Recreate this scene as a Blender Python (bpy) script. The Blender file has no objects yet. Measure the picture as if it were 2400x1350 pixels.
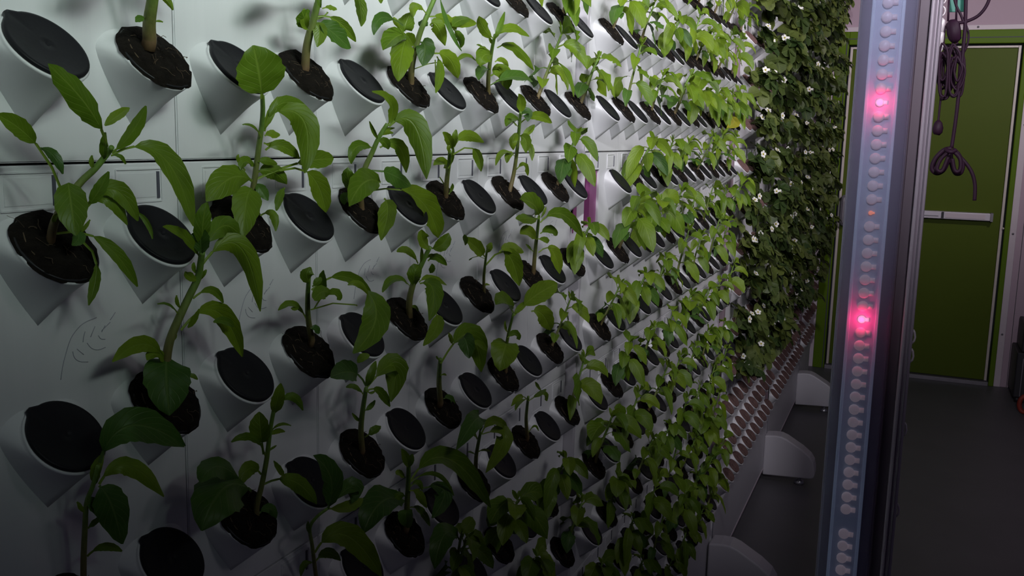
import bpy, bmesh, math, random
from mathutils import Vector, Matrix, Quaternion

# ------------------------------------------------------------------ camera
scene = bpy.context.scene
col = scene.collection
RX = Vector((0.38509766, -0.92255090, 0.02448717))
RY = Vector((0.13696669, 0.08337304, 0.98706082))
RZ = Vector((0.91265542, 0.37676089, -0.15846551))
FPX = 2247.724
CAM = Vector((0.0, -0.5, 1.47))
cd = bpy.data.cameras.new('camera')
cam = bpy.data.objects.new('camera', cd)
col.objects.link(cam)
cd.sensor_width = 36.0
cd.lens = FPX / 2400 * 36
cd.clip_start = 0.02
cam.matrix_world = Matrix.Translation(CAM) @ Matrix((RX, RY, -RZ)).transposed().to_4x4()
scene.camera = cam

# ------------------------------------------------------------------ world, added lights, exposure
scene.view_settings.view_transform = 'Standard'
scene.view_settings.look = 'None'
scene.view_settings.exposure = 0.0
scene.view_settings.gamma = 1.0
scene.view_settings.use_curve_mapping = False
world = bpy.data.worlds.new('world')
scene.world = world
world.use_nodes = True
bg = world.node_tree.nodes['Background']
bg.inputs[0].default_value = (0.67, 0.62, 1.0, 1)
bg.inputs[1].default_value = 0.023

def added_spot(x, y, z, tx, ty, tz, watt, colr, size, soft=0.12):
    ld = bpy.data.lights.new('added_spot', 'SPOT')
    ld.energy = watt
    ld.color = colr
    ld.spot_size = math.radians(size)
    ld.spot_blend = 1.0
    ld.shadow_soft_size = soft
    o = bpy.data.objects.new('added_spot', ld)
    col.objects.link(o)
    o.location = (x, y, z)
    d = Vector((tx, ty, tz)) - Vector((x, y, z))
    o.rotation_euler = d.to_track_quat('-Z', 'Y').to_euler()
    return o

# unseen spots added to brighten the upper growing wall and fade it downwards
def aimed_spot(x, y, z, yaw, el, watt, colr, size, soft=0.06, c2=None):
    yw, e_ = math.radians(yaw), math.radians(el)
    d = (math.cos(e_) * math.sin(yw), math.cos(e_) * math.cos(yw), math.sin(e_))
    # twelve added lights side by side, aimed the same way, to soften shadows
    for i in range(12):
        ox = -0.58 + 1.16 * i / 11
        oy = (0.10, -0.12, 0.04, -0.06, 0.12, -0.10)[i % 6]
        oz = (0.04, -0.06, 0.09, -0.03, -0.08, 0.06)[i % 6]
        u = i / 11
        cc = tuple(p + (q - p) * u for p, q in zip(colr, c2 or colr))
        added_spot(x + ox, y + oy, z + oz, x + ox + d[0], y + oy + d[1], z + oz + d[2], watt / 12, cc, size, soft)
aimed_spot(-0.092, -1.161, 2.105, 16.5, -12.1, 86, (0.87, 0.98, 0.93), 42.5)
aimed_spot(0.214, -1.50, 2.265, 22.7, -1.5, 122, (0.68, 1.0, 0.80), 66.5, c2=(0.98, 0.97, 1.0))
aimed_spot(0.90, -1.192, 2.173, 30.0, -6.0, 66, (0.97, 0.96, 1.0), 90.4)
aimed_spot(2.14, -1.369, 2.268, 27.5, -8.0, 88, (1.0, 0.92, 0.99), 100.2)
aimed_spot(3.60, -1.442, 2.271, -11.1, 28.3, 215, (1.0, 0.90, 0.98), 54.8)
aimed_spot(4.00, -1.30, 2.25, 32.0, -4.0, 44, (1.0, 0.88, 0.97), 92)
added_spot(4.00, -1.30, 2.30, 6.06, -0.70, 2.12, 58, (1.0, 0.93, 0.95), 84, 0.07)  # added, unseen: brightens the far wall and the door
# one more unseen spot added behind the camera to brighten the upright lamp
added_spot(-0.70, -0.62, 2.25, 0.80, -0.50, 2.01, 150, (0.95, 0.93, 1.0), 48, 0.05)

# ------------------------------------------------------------------ helpers
def P(px, py, Y):
    """point of the scene seen at photo pixel (px, py) at distance |Y| in front of the growing wall"""
    d = RX * ((px - 1200) / FPX) + RY * (-(py - 675) / FPX) + RZ
    t = (Y - CAM.y) / d.y
    return CAM + d * t

def PX(px, py, X):
    d = RX * ((px - 1200) / FPX) + RY * (-(py - 675) / FPX) + RZ
    return CAM + d * (X / d.x)

def proj(p):
    q = Vector(p) - CAM
    w = q.dot(RZ)
    if w < 0.05:
        return (-9999, -9999, w)
    return (1200 + FPX * q.dot(RX) / w, 675 - FPX * q.dot(RY) / w, w)

def inframe(p, m=0):
    x, y, w = proj(p)
    return -m < x < 2400 + m and -m < y < 1350 + m

ORD = ['first', 'second', 'third', 'fourth', 'fifth', 'sixth', 'seventh', 'eighth', 'ninth', 'tenth',
       'eleventh', 'twelfth', 'thirteenth', 'fourteenth', 'fifteenth', 'sixteenth', 'seventeenth',
       'eighteenth', 'nineteenth', 'twentieth'] + ['twenty-' + o for o in
       ['first', 'second', 'third', 'fourth', 'fifth', 'sixth', 'seventh', 'eighth', 'ninth']] + ['thirtieth'] + \
      ['thirty-' + o for o in ['first', 'second', 'third', 'fourth', 'fifth', 'sixth', 'seventh', 'eighth', 'ninth']]

def mesh(name, verts, faces, mat=None, smooth=True, uvs=None):
    m = bpy.data.meshes.new(name)
    m.from_pydata([tuple(v) for v in verts], [], faces)
    if uvs is not None:
        ul = m.uv_layers.new(name='uv')
        li = [l.vertex_index for l in m.loops]
        ul.data.foreach_set('uv', [c for i in li for c in uvs[i]])
    if smooth:
        m.polygons.foreach_set('use_smooth', [True] * len(m.polygons))
    if mat is not None:
        m.materials.append(mat)
    m.update()
    return m

def ob(name, me, parent=None, loc=None, rot=None, scale=None):
    o = bpy.data.objects.new(name, me)
    col.objects.link(o)
    if parent is not None:
        o.parent = parent
    if loc is not None:
        o.location = loc
    if rot is not None:
        o.rotation_euler = rot
    if scale is not None:
        o.scale = (scale,) * 3 if isinstance(scale, (int, float)) else scale
    return o

def tag(o, label, cat, group=None):
    n = len(label.replace('-', ' ').split())
    o['label'] = label
    o['category'] = cat
    if group:
        o['group'] = group
    return o

def struct(o):
    o['kind'] = 'structure'
    return o

class MB:
    """collects shapes of ONE part"""
    def __init__(s):
        s.v = []; s.f = []; s.uv = []
    def add(s, v, f, uv=None):
        n = len(s.v)
        s.v += [Vector(a) for a in v]
        s.f += [tuple(i + n for i in q) for q in f]
        s.uv += uv if uv else [(0.5, 0.5)] * len(v)
        return s
    def box(s, x0, x1, y0, y1, z0, z1):
        v = [(x, y, z) for x in (x0, x1) for y in (y0, y1) for z in (z0, z1)]
        f = [(0, 1, 3, 2), (4, 6, 7, 5), (0, 4, 5, 1), (2, 3, 7, 6), (0, 2, 6, 4), (1, 5, 7, 3)]
        return s.add(v, f)
    def tube(s, pts, rad, n=7, cap=True):
        pts = [Vector(p) for p in pts]
        m = len(pts)
        rads = rad if isinstance(rad, (list, tuple)) else [rad] * m
        v = []; uv = []; f = []
        up = None
        for i, p in enumerate(pts):
            t = (pts[min(i + 1, m - 1)] - pts[max(i - 1, 0)])
            if t.length < 1e-9:
                t = Vector((0, 0, 1))
            t.normalize()
            if up is None:
                up = t.orthogonal().normalized()
            up = (up - t * up.dot(t))
            if up.length < 1e-6:
                up = t.orthogonal()
            up.normalize()
            w = t.cross(up)
            for k in range(n):
                a = 2 * math.pi * k / n
                v.append(p + (up * math.cos(a) + w * math.sin(a)) * rads[i])
                uv.append((i / max(1, m - 1), k / n))
        for i in range(m - 1):
            for k in range(n):
                k2 = (k + 1) % n
                f.append((i * n + k, i * n + k2, (i + 1) * n + k2, (i + 1) * n + k))
        if cap:
            f.append(tuple(range(n - 1, -1, -1)))
            f.append(tuple((m - 1) * n + k for k in range(n)))
        return s.add(v, f, uv)
    def disc(s, c, r, n=16, axis='y', h=0.0):
        """short cylinder; axis letter, from c along +axis by h"""
        c = Vector(c)
        ax = {'x': Vector((1, 0, 0)), 'y': Vector((0, 1, 0)), 'z': Vector((0, 0, 1))}[axis]
        return s.tube([c, c + ax * h], [r, r], n)
    def build(s, name, mat, parent=None, loc=None, smooth=True):
        return ob(name, mesh(name, s.v, s.f, mat, smooth, s.uv), parent, loc)

def bevel_mod(o, w, seg=2):
    m = o.modifiers.new('bevel', 'BEVEL')
    m.width = w
    m.segments = seg
    m.limit_method = 'ANGLE'
    return o

def smooth_path(pts, n=6):
    pts = [Vector(p) for p in pts]
    if len(pts) < 3:
        return pts
    out = []
    for i in range(len(pts) - 1):
        p0 = pts[max(i - 1, 0)]; p1 = pts[i]; p2 = pts[i + 1]; p3 = pts[min(i + 2, len(pts) - 1)]
        for k in range(n):
            t = k / n
            out.append(0.5 * ((2 * p1) + (p2 - p0) * t + (2 * p0 - 5 * p1 + 4 * p2 - p3) * t * t + (3 * p1 - p0 - 3 * p2 + p3) * t ** 3))
    out.append(pts[-1])
    return out

# ------------------------------------------------------------------ materials
def nmat(name):
    m = bpy.data.materials.new(name)
    m.use_nodes = True
    nt = m.node_tree
    return m, nt, nt.nodes['Principled BSDF']

def pmat(name, c, rough=0.5, metal=0.0, noise=0.0, nscale=20.0, bump=0.0, bscale=80.0, stretch=None, spec=0.5, emit=None, estr=0.0):
    m, nt, b = nmat(name)
    N = nt.nodes; L = nt.links
    b.inputs['Base Color'].default_value = (*c, 1)
    b.inputs['Roughness'].default_value = rough
    b.inputs['Metallic'].default_value = metal
    b.inputs['Specular IOR Level'].default_value = spec
    tc = N.new('ShaderNodeTexCoord'); mp = N.new('ShaderNodeMapping')
    L.new(tc.outputs['Object'], mp.inputs[0])
    if stretch:
        mp.inputs['Scale'].default_value = stretch
    if noise > 0:
        nz = N.new('ShaderNodeTexNoise'); nz.inputs['Scale'].default_value = nscale; nz.inputs['Detail'].default_value = 4
        L.new(mp.outputs[0], nz.inputs['Vector'])
        mx = N.new('ShaderNodeMix'); mx.data_type = 'RGBA'
        mx.inputs[6].default_value = (*[x * (1 - noise) for x in c], 1)
        mx.inputs[7].default_value = (*[min(1, x * (1 + noise)) for x in c], 1)
        L.new(nz.outputs['Fac'], mx.inputs[0]); L.new(mx.outputs[2], b.inputs['Base Color'])
    if bump > 0:
        nz = N.new('ShaderNodeTexNoise'); nz.inputs['Scale'].default_value = bscale; nz.inputs['Detail'].default_value = 5
        L.new(mp.outputs[0], nz.inputs['Vector'])
        bp = N.new('ShaderNodeBump'); bp.inputs['Strength'].default_value = bump; bp.inputs['Distance'].default_value = 0.002
        L.new(nz.outputs['Fac'], bp.inputs['Height']); L.new(bp.outputs[0], b.inputs['Normal'])
    if emit:
        b.inputs['Emission Color'].default_value = (*emit, 1)
        b.inputs['Emission Strength'].default_value = estr
    return m

M = {}
M['panel'] = pmat('white_panel_plastic', (0.76, 0.76, 0.78), 0.38, noise=0.05, nscale=9, stretch=(6, 1, 0.35), bump=0.06, bscale=60)
M['sleeve'] = pmat('white_sleeve_plastic', (0.78, 0.78, 0.80), 0.4, noise=0.03, nscale=30)
M['groove'] = pmat('dark_groove', (0.055, 0.055, 0.07), 0.6, noise=0.2, nscale=50)
M['slot'] = pmat('grey_slot', (0.10, 0.10, 0.13), 0.5, noise=0.15, nscale=60)
M['lid'] = pmat('black_lid_plastic', (0.012, 0.012, 0.015), 0.5, noise=0.25, nscale=60, bump=0.05, bscale=300, spec=0.22)
M['rim'] = pmat('black_pot_plastic', (0.014, 0.014, 0.016), 0.5, noise=0.2, nscale=60)
M['soil'] = pmat('black_peat', (0.011, 0.0085, 0.0065), 0.95, noise=0.9, nscale=170, bump=1.0, bscale=420, spec=0.15)
M['fiber'] = pmat('root_fibre', (0.11, 0.075, 0.045), 0.9, noise=0.5, nscale=90)
M['plug'] = pmat('brown_fibre_plug', (0.15, 0.090, 0.082), 0.85, noise=0.45, nscale=140, bump=0.7, bscale=260, spec=0.2)
M['mark'] = pmat('engraved_line', (0.36, 0.36, 0.42), 0.6, noise=0.2, nscale=80)
M['post'] = pmat('grey_rail', (0.55, 0.53, 0.57), 0.42, noise=0.08, nscale=12, stretch=(4, 4, 0.3))
M['rail'] = pmat('mauve_rail', (0.33, 0.25, 0.29), 0.45, noise=0.12, nscale=14, stretch=(4, 4, 0.3))
M['purple'] = pmat('pink_lit_interior', (0.17, 0.012, 0.11), 0.4, noise=0.25, nscale=14, stretch=(3, 3, 0.5))  # pink light inside the opening, put into the colour
M['purple2'] = pmat('light_pink_lit_interior', (0.30, 0.08, 0.23), 0.4, noise=0.2, nscale=14, stretch=(3, 3, 0.5))  # lighter tone of the same painted pink light
M['base'] = pmat('white_plinth_paint', (0.66, 0.65, 0.68), 0.45, noise=0.05, nscale=7)
M['foot'] = pmat('white_foot_shell', (0.58, 0.56, 0.60), 0.42, noise=0.04, nscale=12)
M['steel'] = pmat('leveler_steel', (0.55, 0.55, 0.58), 0.3, 0.9, noise=0.15, nscale=50)
M['floor'] = pmat('grey_floor', (0.155, 0.150, 0.160), 0.48, noise=0.14, nscale=5, bump=0.05, bscale=90)
M['wallfar'] = pmat('grey_far_wall', (0.50, 0.365, 0.445), 0.6, noise=0.05, nscale=4)
M['trim'] = pmat('white_trim', (0.66, 0.56, 0.62), 0.45, noise=0.05, nscale=8)
M['frame'] = pmat('green_frame_paint', (0.105, 0.185, 0.006), 0.5, noise=0.08, nscale=6, spec=0.15)
M['door'] = pmat('green_door_paint', (0.080, 0.115, 0.006), 0.5, noise=0.10, nscale=4, spec=0.15)
M['strip'] = pmat('pale_door_edging', (0.62, 0.54, 0.50), 0.4, noise=0.12, nscale=30)
M['bar'] = pmat('push_bar_metal', (0.62, 0.56, 0.64), 0.35, 0.15, noise=0.06, nscale=30)
M['hinge'] = pmat('door_pull_grey', (0.22, 0.20, 0.23), 0.4, 0.2, noise=0.1, nscale=40)
M['cable'] = pmat('black_cable_rubber', (0.026, 0.008, 0.022), 0.55, noise=0.3, nscale=60, spec=0.2)
M['silver'] = pmat('bright_connector_metal', (0.70, 0.62, 0.66), 0.35, 0.1, noise=0.2, nscale=80)
M['teal'] = pmat('teal_tag_plastic', (0.03, 0.20, 0.15), 0.5, noise=0.15, nscale=40)
M['case'] = pmat('black_case', (0.018, 0.016, 0.022), 0.5, noise=0.25, nscale=30)
M['red'] = pmat('red_hose_rubber', (0.30, 0.035, 0.020), 0.5, noise=0.2, nscale=40)
M['alu'] = pmat('lamp_aluminium', (0.24, 0.20, 0.245), 0.42, 0.2, noise=0.06, nscale=20, stretch=(6, 6, 0.4))
M['alu_l'] = pmat('lamp_aluminium_light', (0.46, 0.39, 0.46), 0.4, 0.2, noise=0.06, nscale=20, stretch=(6, 6, 0.4))
M['alu_d'] = pmat('lamp_channel_dark', (0.15, 0.115, 0.145), 0.5, 0.1, noise=0.1, nscale=20)
M['board'] = pmat('lamp_board', (0.66, 0.72, 0.80), 0.4, noise=0.05, nscale=40, emit=(0.55, 0.70, 1.0), estr=0.012)
M['edge'] = pmat('lamp_board_edge', (0.80, 0.90, 0.98), 0.35, noise=0.05, nscale=40, emit=(0.6, 0.75, 1.0), estr=0.04)
M['led'] = pmat('led_white', (0.92, 0.80, 0.80), 0.35, noise=0.04, nscale=200, emit=(1.0, 0.80, 0.80), estr=0.09)
M['led_red'] = pmat('led_red', (0.9, 0.5, 0.6), 0.3, noise=0.04, nscale=200, emit=(1.0, 0.42, 0.52), estr=1.3)
M['led_dim'] = pmat('led_dim_red', (0.6, 0.2, 0.15), 0.4, noise=0.04, nscale=200, emit=(1.0, 0.30, 0.16), estr=0.7)
M['petal'] = pmat('white_petal', (0.80, 0.80, 0.74), 0.6, noise=0.06, nscale=120)
M['pollen'] = pmat('yellow_flower_centre', (0.42, 0.36, 0.05), 0.8, noise=0.3, nscale=300)

def leaf_mat(name, ca, cb, cv, trans=0.22, rough=0.42):
    """green leaf: colour varies per leaf, side veins and midrib from the leaf's own uv"""
    m, nt, b = nmat(name)
    N = nt.nodes; L = nt.links
    b.inputs['Roughness'].default_value = rough
    b.inputs['Specular IOR Level'].default_value = 0.35
    oi = N.new('ShaderNodeObjectInfo')
    mx = N.new('ShaderNodeMix'); mx.data_type = 'RGBA'
    mx.inputs[6].default_value = (*ca, 1); mx.inputs[7].default_value = (*cb, 1)
    L.new(oi.outputs['Random'], mx.inputs[0])
    uv = N.new('ShaderNodeTexCoord'); sp = N.new('ShaderNodeSeparateXYZ')
    L.new(uv.outputs['UV'], sp.inputs[0])
    ab = N.new('ShaderNodeMath'); ab.operation = 'SUBTRACT'; ab.inputs[1].default_value = 0.5
    L.new(sp.outputs['Y'], ab.inputs[0])
    a2 = N.new('ShaderNodeMath'); a2.operation = 'ABSOLUTE'; L.new(ab.outputs[0], a2.inputs[0])
    ph = N.new('ShaderNodeMath'); ph.operation = 'MULTIPLY_ADD'; ph.inputs[1].default_value = -0.7
    L.new(a2.outputs[0], ph.inputs[0]); L.new(sp.outputs['X'], ph.inputs[2])
    sc = N.new('ShaderNodeMath'); sc.operation = 'MULTIPLY'; sc.inputs[1].default_value = 46.0
    L.new(ph.outputs[0], sc.inputs[0])
    sn = N.new('ShaderNodeMath'); sn.operation = 'SINE'; L.new(sc.outputs[0], sn.inputs[0])
    vr = N.new('ShaderNodeMapRange'); vr.inputs[1].default_value = 0.80; vr.inputs[2].default_value = 1.0
    vr.inputs[3].default_value = 0.0; vr.inputs[4].default_value = 0.35
    L.new(sn.outputs[0], vr.inputs[0])
    md = N.new('ShaderNodeMapRange'); md.inputs[1].default_value = 0.0; md.inputs[2].default_value = 0.045
    md.inputs[3].default_value = 0.8; md.inputs[4].default_value = 0.0
    L.new(a2.outputs[0], md.inputs[0])
    mm = N.new('ShaderNodeMath'); mm.operation = 'MAXIMUM'; L.new(vr.outputs[0], mm.inputs[0]); L.new(md.outputs[0], mm.inputs[1])
    nz = N.new('ShaderNodeTexNoise'); nz.inputs['Scale'].default_value = 70; nz.inputs['Detail'].default_value = 3
    L.new(uv.outputs['Object'], nz.inputs['Vector'])
    hs = N.new('ShaderNodeMapRange'); hs.inputs[3].default_value = 0.72; hs.inputs[4].default_value = 1.28
    L.new(nz.outputs['Fac'], hs.inputs[0])
    ml = N.new('ShaderNodeMix'); ml.data_type = 'RGBA'; ml.blend_type = 'MULTIPLY'; ml.inputs[0].default_value = 1.0
    L.new(mx.outputs[2], ml.inputs[6]); L.new(hs.outputs[0], ml.inputs[7])
    m2 = N.new('ShaderNodeMix'); m2.data_type = 'RGBA'
    m2.inputs[7].default_value = (*cv, 1)
    L.new(mm.outputs[0], m2.inputs[0]); L.new(ml.outputs[2], m2.inputs[6])
    L.new(m2.outputs[2], b.inputs['Base Color'])
    bp = N.new('ShaderNodeBump'); bp.inputs['Strength'].default_value = 0.45; bp.inputs['Distance'].default_value = 0.0012; bp.invert = True
    L.new(mm.outputs[0], bp.inputs['Height']); L.new(bp.outputs[0], b.inputs['Normal'])
    tr = N.new('ShaderNodeBsdfTranslucent'); L.new(m2.outputs[2], tr.inputs['Color'])
    ms = N.new('ShaderNodeMixShader'); ms.inputs[0].default_value = trans
    out = N['Material Output']
    L.new(b.outputs[0], ms.inputs[1]); L.new(tr.outputs[0], ms.inputs[2]); L.new(ms.outputs[0], out.inputs['Surface'])
    return m

M['leaf'] = leaf_mat('pepper_leaf', (0.092, 0.182, 0.010), (0.185, 0.285, 0.015), (0.23, 0.34, 0.045))
M['leaf_dark'] = leaf_mat('pepper_leaf_old', (0.050, 0.125, 0.020), (0.085, 0.185, 0.022), (0.15, 0.25, 0.06))
M['leaf_yellow'] = leaf_mat('yellowing_leaf', (0.42, 0.40, 0.03), (0.42, 0.40, 0.03), (0.5, 0.48, 0.10))
M['straw'] = leaf_mat('strawberry_leaf', (0.026, 0.056, 0.014), (0.115, 0.148, 0.030), (0.12, 0.16, 0.05), 0.15)

def stem_mat():
    m, nt, b = nmat('pepper_stem')
    N = nt.nodes; L = nt.links
    uv = N.new('ShaderNodeTexCoord'); sp = N.new('ShaderNodeSeparateXYZ'); L.new(uv.outputs['UV'], sp.inputs[0])
    cr = N.new('ShaderNodeValToRGB')
    cr.color_ramp.elements[0].color = (0.17, 0.105, 0.05, 1); cr.color_ramp.elements[0].position = 0.05
    cr.color_ramp.elements[1].color = (0.15, 0.27, 0.04, 1); cr.color_ramp.elements[1].position = 0.75
    L.new(sp.outputs['X'], cr.inputs[0])
    nz = N.new('ShaderNodeTexNoise'); nz.inputs['Scale'].default_value = 120
    mp = N.new('ShaderNodeMapping'); mp.inputs['Scale'].default_value = (4, 4, 0.4)
    L.new(uv.outputs['Object'], mp.inputs[0]); L.new(mp.outputs[0], nz.inputs['Vector'])
    hs = N.new('ShaderNodeMapRange'); hs.inputs[3].default_value = 0.6; hs.inputs[4].default_value = 1.4
    L.new(nz.outputs['Fac'], hs.inputs[0])
    ml = N.new('ShaderNodeMix'); ml.data_type = 'RGBA'; ml.blend_type = 'MULTIPLY'; ml.inputs[0].default_value = 1.0
    L.new(cr.outputs[0], ml.inputs[6]); L.new(hs.outputs[0], ml.inputs[7])
    L.new(ml.outputs[2], b.inputs['Base Color']); b.inputs['Roughness'].default_value = 0.55
    return m
M['stem'] = stem_mat()

def cover_mat():
    m, nt, b = nmat('clear_lamp_cover')
    N = nt.nodes; L = nt.links
    b.inputs['Base Color'].default_value = (0.34, 0.33, 0.48, 1)
    b.inputs['Roughness'].default_value = 0.4
    nz = N.new('ShaderNodeTexNoise'); nz.inputs['Scale'].default_value = 6
    mr = N.new('ShaderNodeMapRange'); mr.inputs[3].default_value = 0.09; mr.inputs[4].default_value = 0.14
    L.new(nz.outputs['Fac'], mr.inputs[0])
    tp = N.new('ShaderNodeBsdfTransparent'); tp.inputs[0].default_value = (0.90, 0.91, 0.98, 1)
    ms = N.new('ShaderNodeMixShader')
    lw = N.new('ShaderNodeLayerWeight'); lw.inputs[0].default_value = 0.35
    ad = N.new('ShaderNodeMath'); ad.operation = 'MULTIPLY_ADD'; ad.inputs[1].default_value = 0.45
    L.new(lw.outputs['Facing'], ad.inputs[0]); L.new(mr.outputs[0], ad.inputs[2])
    L.new(ad.outputs[0], ms.inputs[0]); L.new(tp.outputs[0], ms.inputs[1]); L.new(b.outputs[0], ms.inputs[2])
    L.new(ms.outputs[0], N['Material Output'].inputs['Surface'])
    return m
M['cover'] = cover_mat()

# ------------------------------------------------------------------ setting: floor, far wall, door
XF = 6.06
ZFL = 0.10                   # floor level
fl = MB().box(-2.5, 7.5, -3.6, 0.5, 0.05, ZFL).build('floor', M['floor'], smooth=False); struct(fl)
DY0, DY1 = -0.1011, -0.9846        # door leaf
DZ = 2.018
FY0, FY1 = -0.021, -1.0238         # outer edge of the green frame
FZ = 2.1038
TY0, TY1 = 0.0452, -1.0592         # white trim round it
TZ = 2.1317
w = MB()
w.box(XF, XF + 0.12, TY0, 0.5, ZFL, 3.0)
w.box(XF, XF + 0.12, -3.6, TY1, ZFL, 3.0)
w.box(XF, XF + 0.12, TY1, TY0, TZ, 3.0)
fw = w.build('wall_far', M['wallfar'], smooth=False); struct(fw)
for z in (2.36,):
    MB().box(XF - 0.004, XF, -3.6, 0.5, z, z + 0.004).build('panel_joint', M['groove'], fw, smooth=False)
MB().box(XF - 0.004, XF, -1.0941, -1.0914, ZFL, 3.0).build('panel_joint', M['groove'], fw, smooth=False)
t = MB()
t.box(XF - 0.014, XF + 0.12, FY0, TY0, ZFL, TZ)
t.box(XF - 0.014, XF + 0.12, TY1, FY1, ZFL, TZ)
t.box(XF - 0.014, XF + 0.12, FY1, FY0, FZ, TZ)
tr = struct(bevel_mod(t.build('trim_1', M['trim'], smooth=False), 0.003))
for py, pz in ((-0.314, 2.119), (-0.761, 2.119), (-1.0415, 1.59), (-1.0415, 0.985), (-1.0415, 0.408)):
    MB().disc((XF - 0.017, py, pz), 0.006, 10, 'x', 0.003).build('screw', M['hinge'], tr)
f = MB()
f.box(XF - 0.022, XF + 0.10, DY0 + 0.012, FY0, ZFL, FZ)
f.box(XF - 0.022, XF + 0.10, FY1, DY1 - 0.012, ZFL, FZ)
f.box(XF - 0.022, XF + 0.10, DY1 - 0.012, DY0 + 0.012, DZ + 0.012, FZ)
frm = f.build('door_frame', M['frame'], smooth=False)
door = bpy.data.objects.new('door_1', None); col.objects.link(door); struct(door)
door.location = (XF, (DY0 + DY1) / 2, ZFL)
def dpart(mb, name, mat, parent=None, bev=0.002):
    o = mb.build(name, mat, smooth=False)
    o.parent = parent or door
    if parent is None:
        o.matrix_parent_inverse = Matrix.Translation(door.location).inverted()
    bevel_mod(o, bev)
    return o
frm.parent = door; frm.matrix_parent_inverse = Matrix.Translation(door.location).inverted(); bevel_mod(frm, 0.004)
MB().box(XF - 0.0235, XF - 0.0205, DY0 + 0.020, DY0 + 0.026, ZFL, DZ + 0.05).build('frame_groove', M['groove'], frm, smooth=False)
MB().box(XF - 0.0235, XF - 0.0205, DY1 - 0.012, DY0 + 0.026, DZ + 0.042, DZ + 0.047).build('frame_groove', M['groove'], frm, smooth=False)
leafd = dpart(MB().box(XF + 0.004, XF + 0.05, DY1 + 0.012, DY0 - 0.012, ZFL + 0.028, DZ - 0.012), 'door_leaf', M['door'])
e = MB()
e.box(XF - 0.012, XF + 0.03, DY0 - 0.012, DY0 + 0.002, ZFL + 0.028, DZ)
dpart(e, 'edge_strip', M['strip'])
e = MB().box(XF - 0.012, XF + 0.03, DY1 - 0.002, DY1 + 0.012, ZFL + 0.028, DZ)
dpart(e, 'edge_strip', M['strip'])
e = MB().box(XF - 0.012, XF + 0.03, DY1 + 0.012, DY0 - 0.012, DZ - 0.012, DZ)
dpart(e, 'edge_strip', M['strip'])
dpart(MB().box(XF - 0.03, XF + 0.05, DY1 - 0.010, DY0 + 0.010, ZFL, ZFL + 0.024), 'threshold', M['hinge'])
# push bar: channel with a dark joint and an end cap
pb = dpart(MB().box(XF - 0.050, XF + 0.005, -0.9175, -0.1645, 1.0515, 1.0935), 'push_bar', M['bar'], bev=0.004)
MB().box(XF - 0.054, XF - 0.050, -0.8914, -0.6864, 1.0599, 1.086).build('bar_plate', M['trim'], pb, smooth=False)
MB().box(XF - 0.056, XF - 0.050, -0.6771, -0.664, 1.0562, 1.0916).build('bar_joint', M['case'], pb, smooth=False)
MB().box(XF - 0.053, XF - 0.050, -0.6491, -0.2018, 1.0646, 1.0692).build('bar_groove', M['hinge'], pb, smooth=False)
MB().box(XF - 0.054, XF + 0.004, -0.9306, -0.9175, 1.0487, 1.0963).build('end_cap', M['hinge'], pb, smooth=False)
ph = MB().tube([(XF - 0.035, -0.1347, z) for z in (0.981, 1.0, 1.032, 1.08, 1.125, 1.148, 1.162)], [0.012, 0.024, 0.027, 0.027, 0.027, 0.023, 0.010], 12)
dpart(ph, 'latch_housing', M['hinge'], bev=0.001)
for (py, pz) in ((-0.989, 1.013), (-1.003, 2.066)):
    MB().disc((XF - 0.026, py, pz), 0.006, 10, 'x', 0.005).build('screw', M['strip'], frm)

# ------------------------------------------------------------------ the growing wall
W_ = 0.1777; H_ = 0.3603; ROW = H_ / 3
ZS = 1.4445                 # the long horizontal seam
A0, A1 = 0.0485, 0.1378     # pot columns inside a panel
ZR0 = 0.0686
ALPHA = 0.82726
RHO = 0.0261
PY = -0.01785               # pot mouth in front of the panel
E2 = Vector((0, math.cos(ALPHA), math.sin(ALPHA)))
NRM = Vector((0, -math.sin(ALPHA), math.cos(ALPHA)))
ROTX = Matrix((Vector((1, 0, 0)), E2, NRM)).transposed().to_4x4().to_euler()

def zrow(r):
    return ZS + ZR0 - r * ROW

# sections: start, first panel index, number of panels, plane y, kind
SECT = [('pepper', 0.3835, 6, 0.0), ('pepper', 1.462, 7, -0.017), ('straw', 2.785, 6, -0.022), ('straw', 3.935, 6, -0.022), ('straw', 5.085, 3, -0.022)]
TIERS = range(-3, 3)        # tier t spans ZS + t*H .. ZS + (t+1)*H

# --- panel sheet (front at y=0)
def make_sheet():
    bm = bmesh.new()
    g = 0.0006; hz = 0.0008
    x0, x1, z0, z1 = g, W_ - g, hz, H_ - hz
    vs = [bm.verts.new(p) for p in ((x0, 0, z0), (x1, 0, z0), (x1, 0, z1), (x0, 0, z1), (x0, 0.012, z0), (x1, 0.012, z0), (x1, 0.012, z1), (x0, 0.012, z1))]
    for q in ((0, 1, 2, 3), (7, 6, 5, 4), (0, 4, 5, 1), (1, 5, 6, 2), (2, 6, 7, 3), (3, 7, 4, 0)):
        bm.faces.new([vs[i] for i in q])
    bmesh.ops.bevel(bm, geom=bm.edges[:], offset=0.0009, segments=2, affect='EDGES')
    bmesh.ops.recalc_face_normals(bm, faces=bm.faces[:])
    me = bpy.data.meshes.new('panel_sheet')
    bm.to_mesh(me); bm.free()
    me.materials.append(M['panel'])
    return me
SHEET = make_sheet()

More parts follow.
